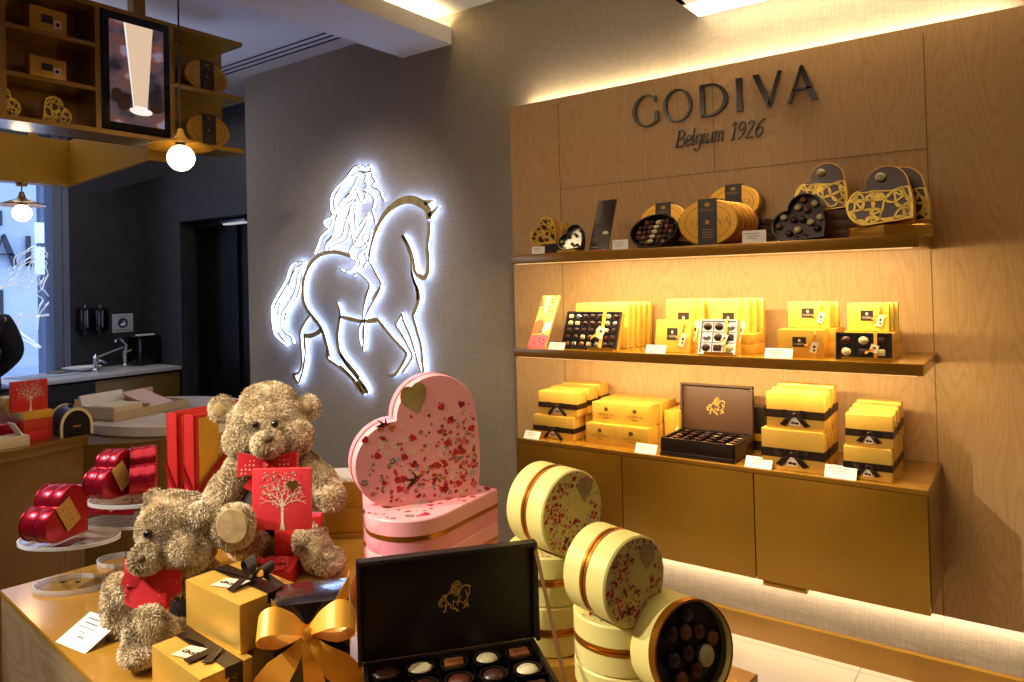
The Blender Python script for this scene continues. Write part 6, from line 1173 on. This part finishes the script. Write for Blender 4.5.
skin('dark_top', [V_[i] for i in ix], [(Rr[i][0]*1.12+.004, Rr[i][1]*1.12+.004) for i in ix], [(mp_[a], mp_[b]) for a, b in Ed if a in mp_ and b in mp_], pr, 'sweater')
ix = [0, 15, 16, 17, 19, 20, 21]; mp_ = {k: i for i, k in enumerate(ix)}
skin('black_trousers', [V_[i] for i in ix], [(Rr[i][0]*1.12+.006, Rr[i][1]*1.12+.006) for i in ix], [(mp_[a], mp_[b]) for a, b in Ed if a in mp_ and b in mp_], pr, 'black')
k = MB(); k.lathe([(.165, .80), (.172, .9), (.165, 1.05), (.16, 1.16)], 28, Matrix.Diagonal((.95, 1.12, 1, 1)), cap=False); k.build('brown_apron', 'apron', pr)
k = MB(); k.ball((-.01, 0, 1.655), (.105, .092, .105), u=20, w=12); k.ball((.07, 0, 1.62), (.05, .05, .055), u=12, w=8); k.build('hair', 'hair', pr)
for s in (-1, 1):
    for j in range(5):
        th = (j == 4); y0 = .10*s; a = [(-.215, y0+(-.018+.012*j)*s*(0 if th else 1)-(.03*s if th else 0), 1.02), (-.25, y0+(-.02+.012*j)*s-(.02*s if th else 0), 1.01), (-.275, y0+(-.02+.012*j)*s, .985)]; k = MB(); k.tube(a, [.009, .0085, .007], 8); k.build('thumb' if th else 'finger', 'skin', pr)
k = MB(); k.ball((-.128, 0, 1.63), (.014, .012, .02), u=10, w=6); k.build('nose', 'skin', pr)
t = thing('paper_box', 'tan paper box in the hands of the person at the kitchen counter', 'box', (pp.x-.27, pp.y+.02, .93), 0); MB().box((0, 0, .04), (.1, .24, .08), b=.003).build('carton', mat('tan_paper', 'b09474', .7), t)
# ================================================================== street outside
g = MB(); g.box((-22, 2, .0), (30, 60, .02)); struct('pavement', g, noisy('grey_paving', '8c95a4', 'a8b2c2', 1.5, .8))
def facade(lab, x, y0, y1, h, m, wins, mw, nm='street_building', trim=None):
    t = thing(nm, lab, 'building', (x, (y0+y1)/2, 0)); b = MB(); w = y1-y0; b.box((-3, 0, h/2), (6, w, h)); b.build('wall', m, t, smooth=False)
    for (a, b_, z0, z1) in wins:
        k = MB(); k.box((.02, a+(b_-a)/2-w/2, (z0+z1)/2), (.05, b_-a, z1-z0)); k.build('window', mw, t, smooth=False)
    return t
mdw = mat('dark_shop_window', '1b222e', .2); mpal = noisy('pale_stone_facade', 'a2aab8', 'bcc4d0', .6, .8); mgr = noisy('grey_blue_facade', '6c7688', '7e8898', .6, .8)
fb = facade('pale shop building across the street with dark letters over its dark window', -17, 1.0, 7.0, 7.5, mpal, [(.2, 4.9, .0, 1.6), (.2, 4.9, 2.9, 3.2), (.3, 2.0, 3.7, 5.2), (2.6, 4.4, 3.7, 5.2)], mdw)
st = MB(); T = Matrix.Translation((.06, 0, 0)) @ Matrix.Rotation(PI/2, 4, 'Z') @ UP
q = at_x(1, 255, -17); yy = q.y-4.0; zz = at_x(3, 266, -17).z
k = .62; caps(st, 0, k, T @ Matrix.Translation((yy-.25, zz, 0)), 0, .06, 'A'); st.prism([(yy+.42, zz), (yy+.50, zz), (yy+.50, zz+k), (yy+.42, zz+k)], 0, .06, T).prism([(yy+.42, zz), (yy+.82, zz), (yy+.82, zz+.07), (yy+.42, zz+.07)], 0, .06, T); st.build('shop_letters', mdw, fb, smooth=False)
facade('grey-blue building farther along the street', -20, 7.2, 16, 9., mgr, [(.5, 2.4, .2, 2.6), (3.4, 5.4, .2, 2.6), (.6, 2.2, 3.8, 5.6), (3.6, 5.2, 3.8, 5.6), (.2, 8.2, 2.9, 3.3)], mdw)
facade('dark building at the near side of the street view', -16, -9, .8, 8., mgr, [(1, 4, .3, 2.7), (5, 8.6, .3, 2.7), (1, 3, 3.8, 5.6), (6, 8, 3.8, 5.6)], mdw)
for i, (px, py, s) in enumerate(((44.5, 233, .12), (44.5, 261, .15))):
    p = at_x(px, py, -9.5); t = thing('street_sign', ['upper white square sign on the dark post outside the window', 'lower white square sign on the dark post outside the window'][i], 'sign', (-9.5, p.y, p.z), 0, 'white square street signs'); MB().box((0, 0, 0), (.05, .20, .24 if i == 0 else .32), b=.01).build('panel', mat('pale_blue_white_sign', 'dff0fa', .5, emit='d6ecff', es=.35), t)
p = at_x(46, 300, -9.6); t = thing('sign_post', 'dark post carrying two square white signs outside the window', 'post', (-9.6, p.y, 0)); MB().box((0, 0, 1.45), (.1, .14, 2.9)).build('post', 'frame', t)
# frosted emblem on the window glass
dc = thing('window_decal', 'large frosted white horse and rider outline stuck on the street window', 'decal', (-6.79, at_x(30, 300, -6.79).y, at_x(30, 300, -6.79).z)); T = Matrix.Rotation(PI/2, 4, 'Z') @ UP @ Matrix.Scale(.62, 4)
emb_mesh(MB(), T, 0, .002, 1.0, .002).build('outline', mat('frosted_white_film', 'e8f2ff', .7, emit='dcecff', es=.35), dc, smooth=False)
# ================================================================== lights
w = bpy.data.worlds.new('world'); SC.world = w; w.use_nodes = True; bg = w.node_tree.nodes['Background']; bg.inputs['Color'].default_value = (*hexc('a9c4f4'), 1); bg.inputs['Strength'].default_value = 3.5
# led lines
area('panel_top_led', (-1.06, 3.038, 2.37), (2.0, .03), 15, hexc('ffe8bc'), (PI, 0, 0))
area('panel_bottom_led', (-1.02, 3.025, .272), (2.0, .035), 7, hexc('ffe6c0'), (0, 0, 0))
area('top_shelf_led', ((SX0+SX1)/2, 2.622, Z1-.05), (1.5, .02), 17, hexc('ffe4ac'), (R_(22), 0, 0))
area('middle_shelf_led', ((SX0+SX1)/2, 2.622, Z2-.047), (1.5, .02), 13, hexc('ffe4ac'), (R_(28), 0, 0))
area('cove_led', (-2.66, 0.4, 2.87), (.1, 5.2), 90, WARM, (PI, 0, 0))
area('slot_led', (.67, 2.97, 2.635), (3.5, .1), 10, hexc('ffe2b0'), (0, 0, 0))
spot('track_spot_left', (-2.9, -.6, 2.8), (-1.5, 1.0, .85), 360, hexc('fff4e6'), 34, .4, .02)
spot('track_spot_centre', (-2.3, -.9, 2.8), (-.95, 1.2, .85), 300, hexc('fff4e6'), 34, .4, .02)
spot('track_spot_right', (-1.3, -.3, 2.85), (-1.0, 2.8, 1.1), 50, hexc('ffe0b0'), 60, .7, .04)
spot('emblem_fill', (-2.6, 1.0, 2.75), (-3.3, 3.0, 1.5), 110, hexc('fff0e0'), 50, .8, .06)  # unseen lamp added to light the front of the gold outline
spot('counter_fill', (-2.6, .2, 2.9), (-3.5, 1.95, .9), 34, WARM, 40, .5, .04)  # aimed at the marble slab and raised to brighten it
area('room_fill', (-1.4, .6, 2.6), (2., 2.), 26, hexc('ffe6c6'), (0, 0, 0))  # soft general fill added for the room, no visible fixture
area('left_cool_fill', (-5.2, 1.2, 2.9), (1.6, 3.), 20, hexc('c6d0f0'), (0, 0, 0))  # unseen cool fill facing down, added to lift the left side
area('kitchen_fill', (-5.7, 2.4, 2.9), (.8, 1.), 14, hexc('ffeccc'), (0, 0, 0))  # unseen fill added to brighten the dark kitchen fronts
area('ceiling_bounce_fill', (-4.3, .9, 2.6), (.6, 3.), 12, hexc('d0d4f0'), (PI, 0, 0))  # added fill facing up, stands in for daylight bounced onto the ceiling
spot('canopy_fill', (-2.9, -.4, 2.8), (-4.9, 1.6, 2.3), 40, hexc('ffd9a0'), 40, .6, .05)  # unseen warm lamp added to brighten the ochre fascia
bpy.data.lights.remove(l)
SC.view_settings.view_transform = 'Standard'; SC.view_settings.look = 'None'; SC.view_settings.gamma = 1; SC.view_settings.use_curve_mapping = False; SC.view_settings.exposure = 0.
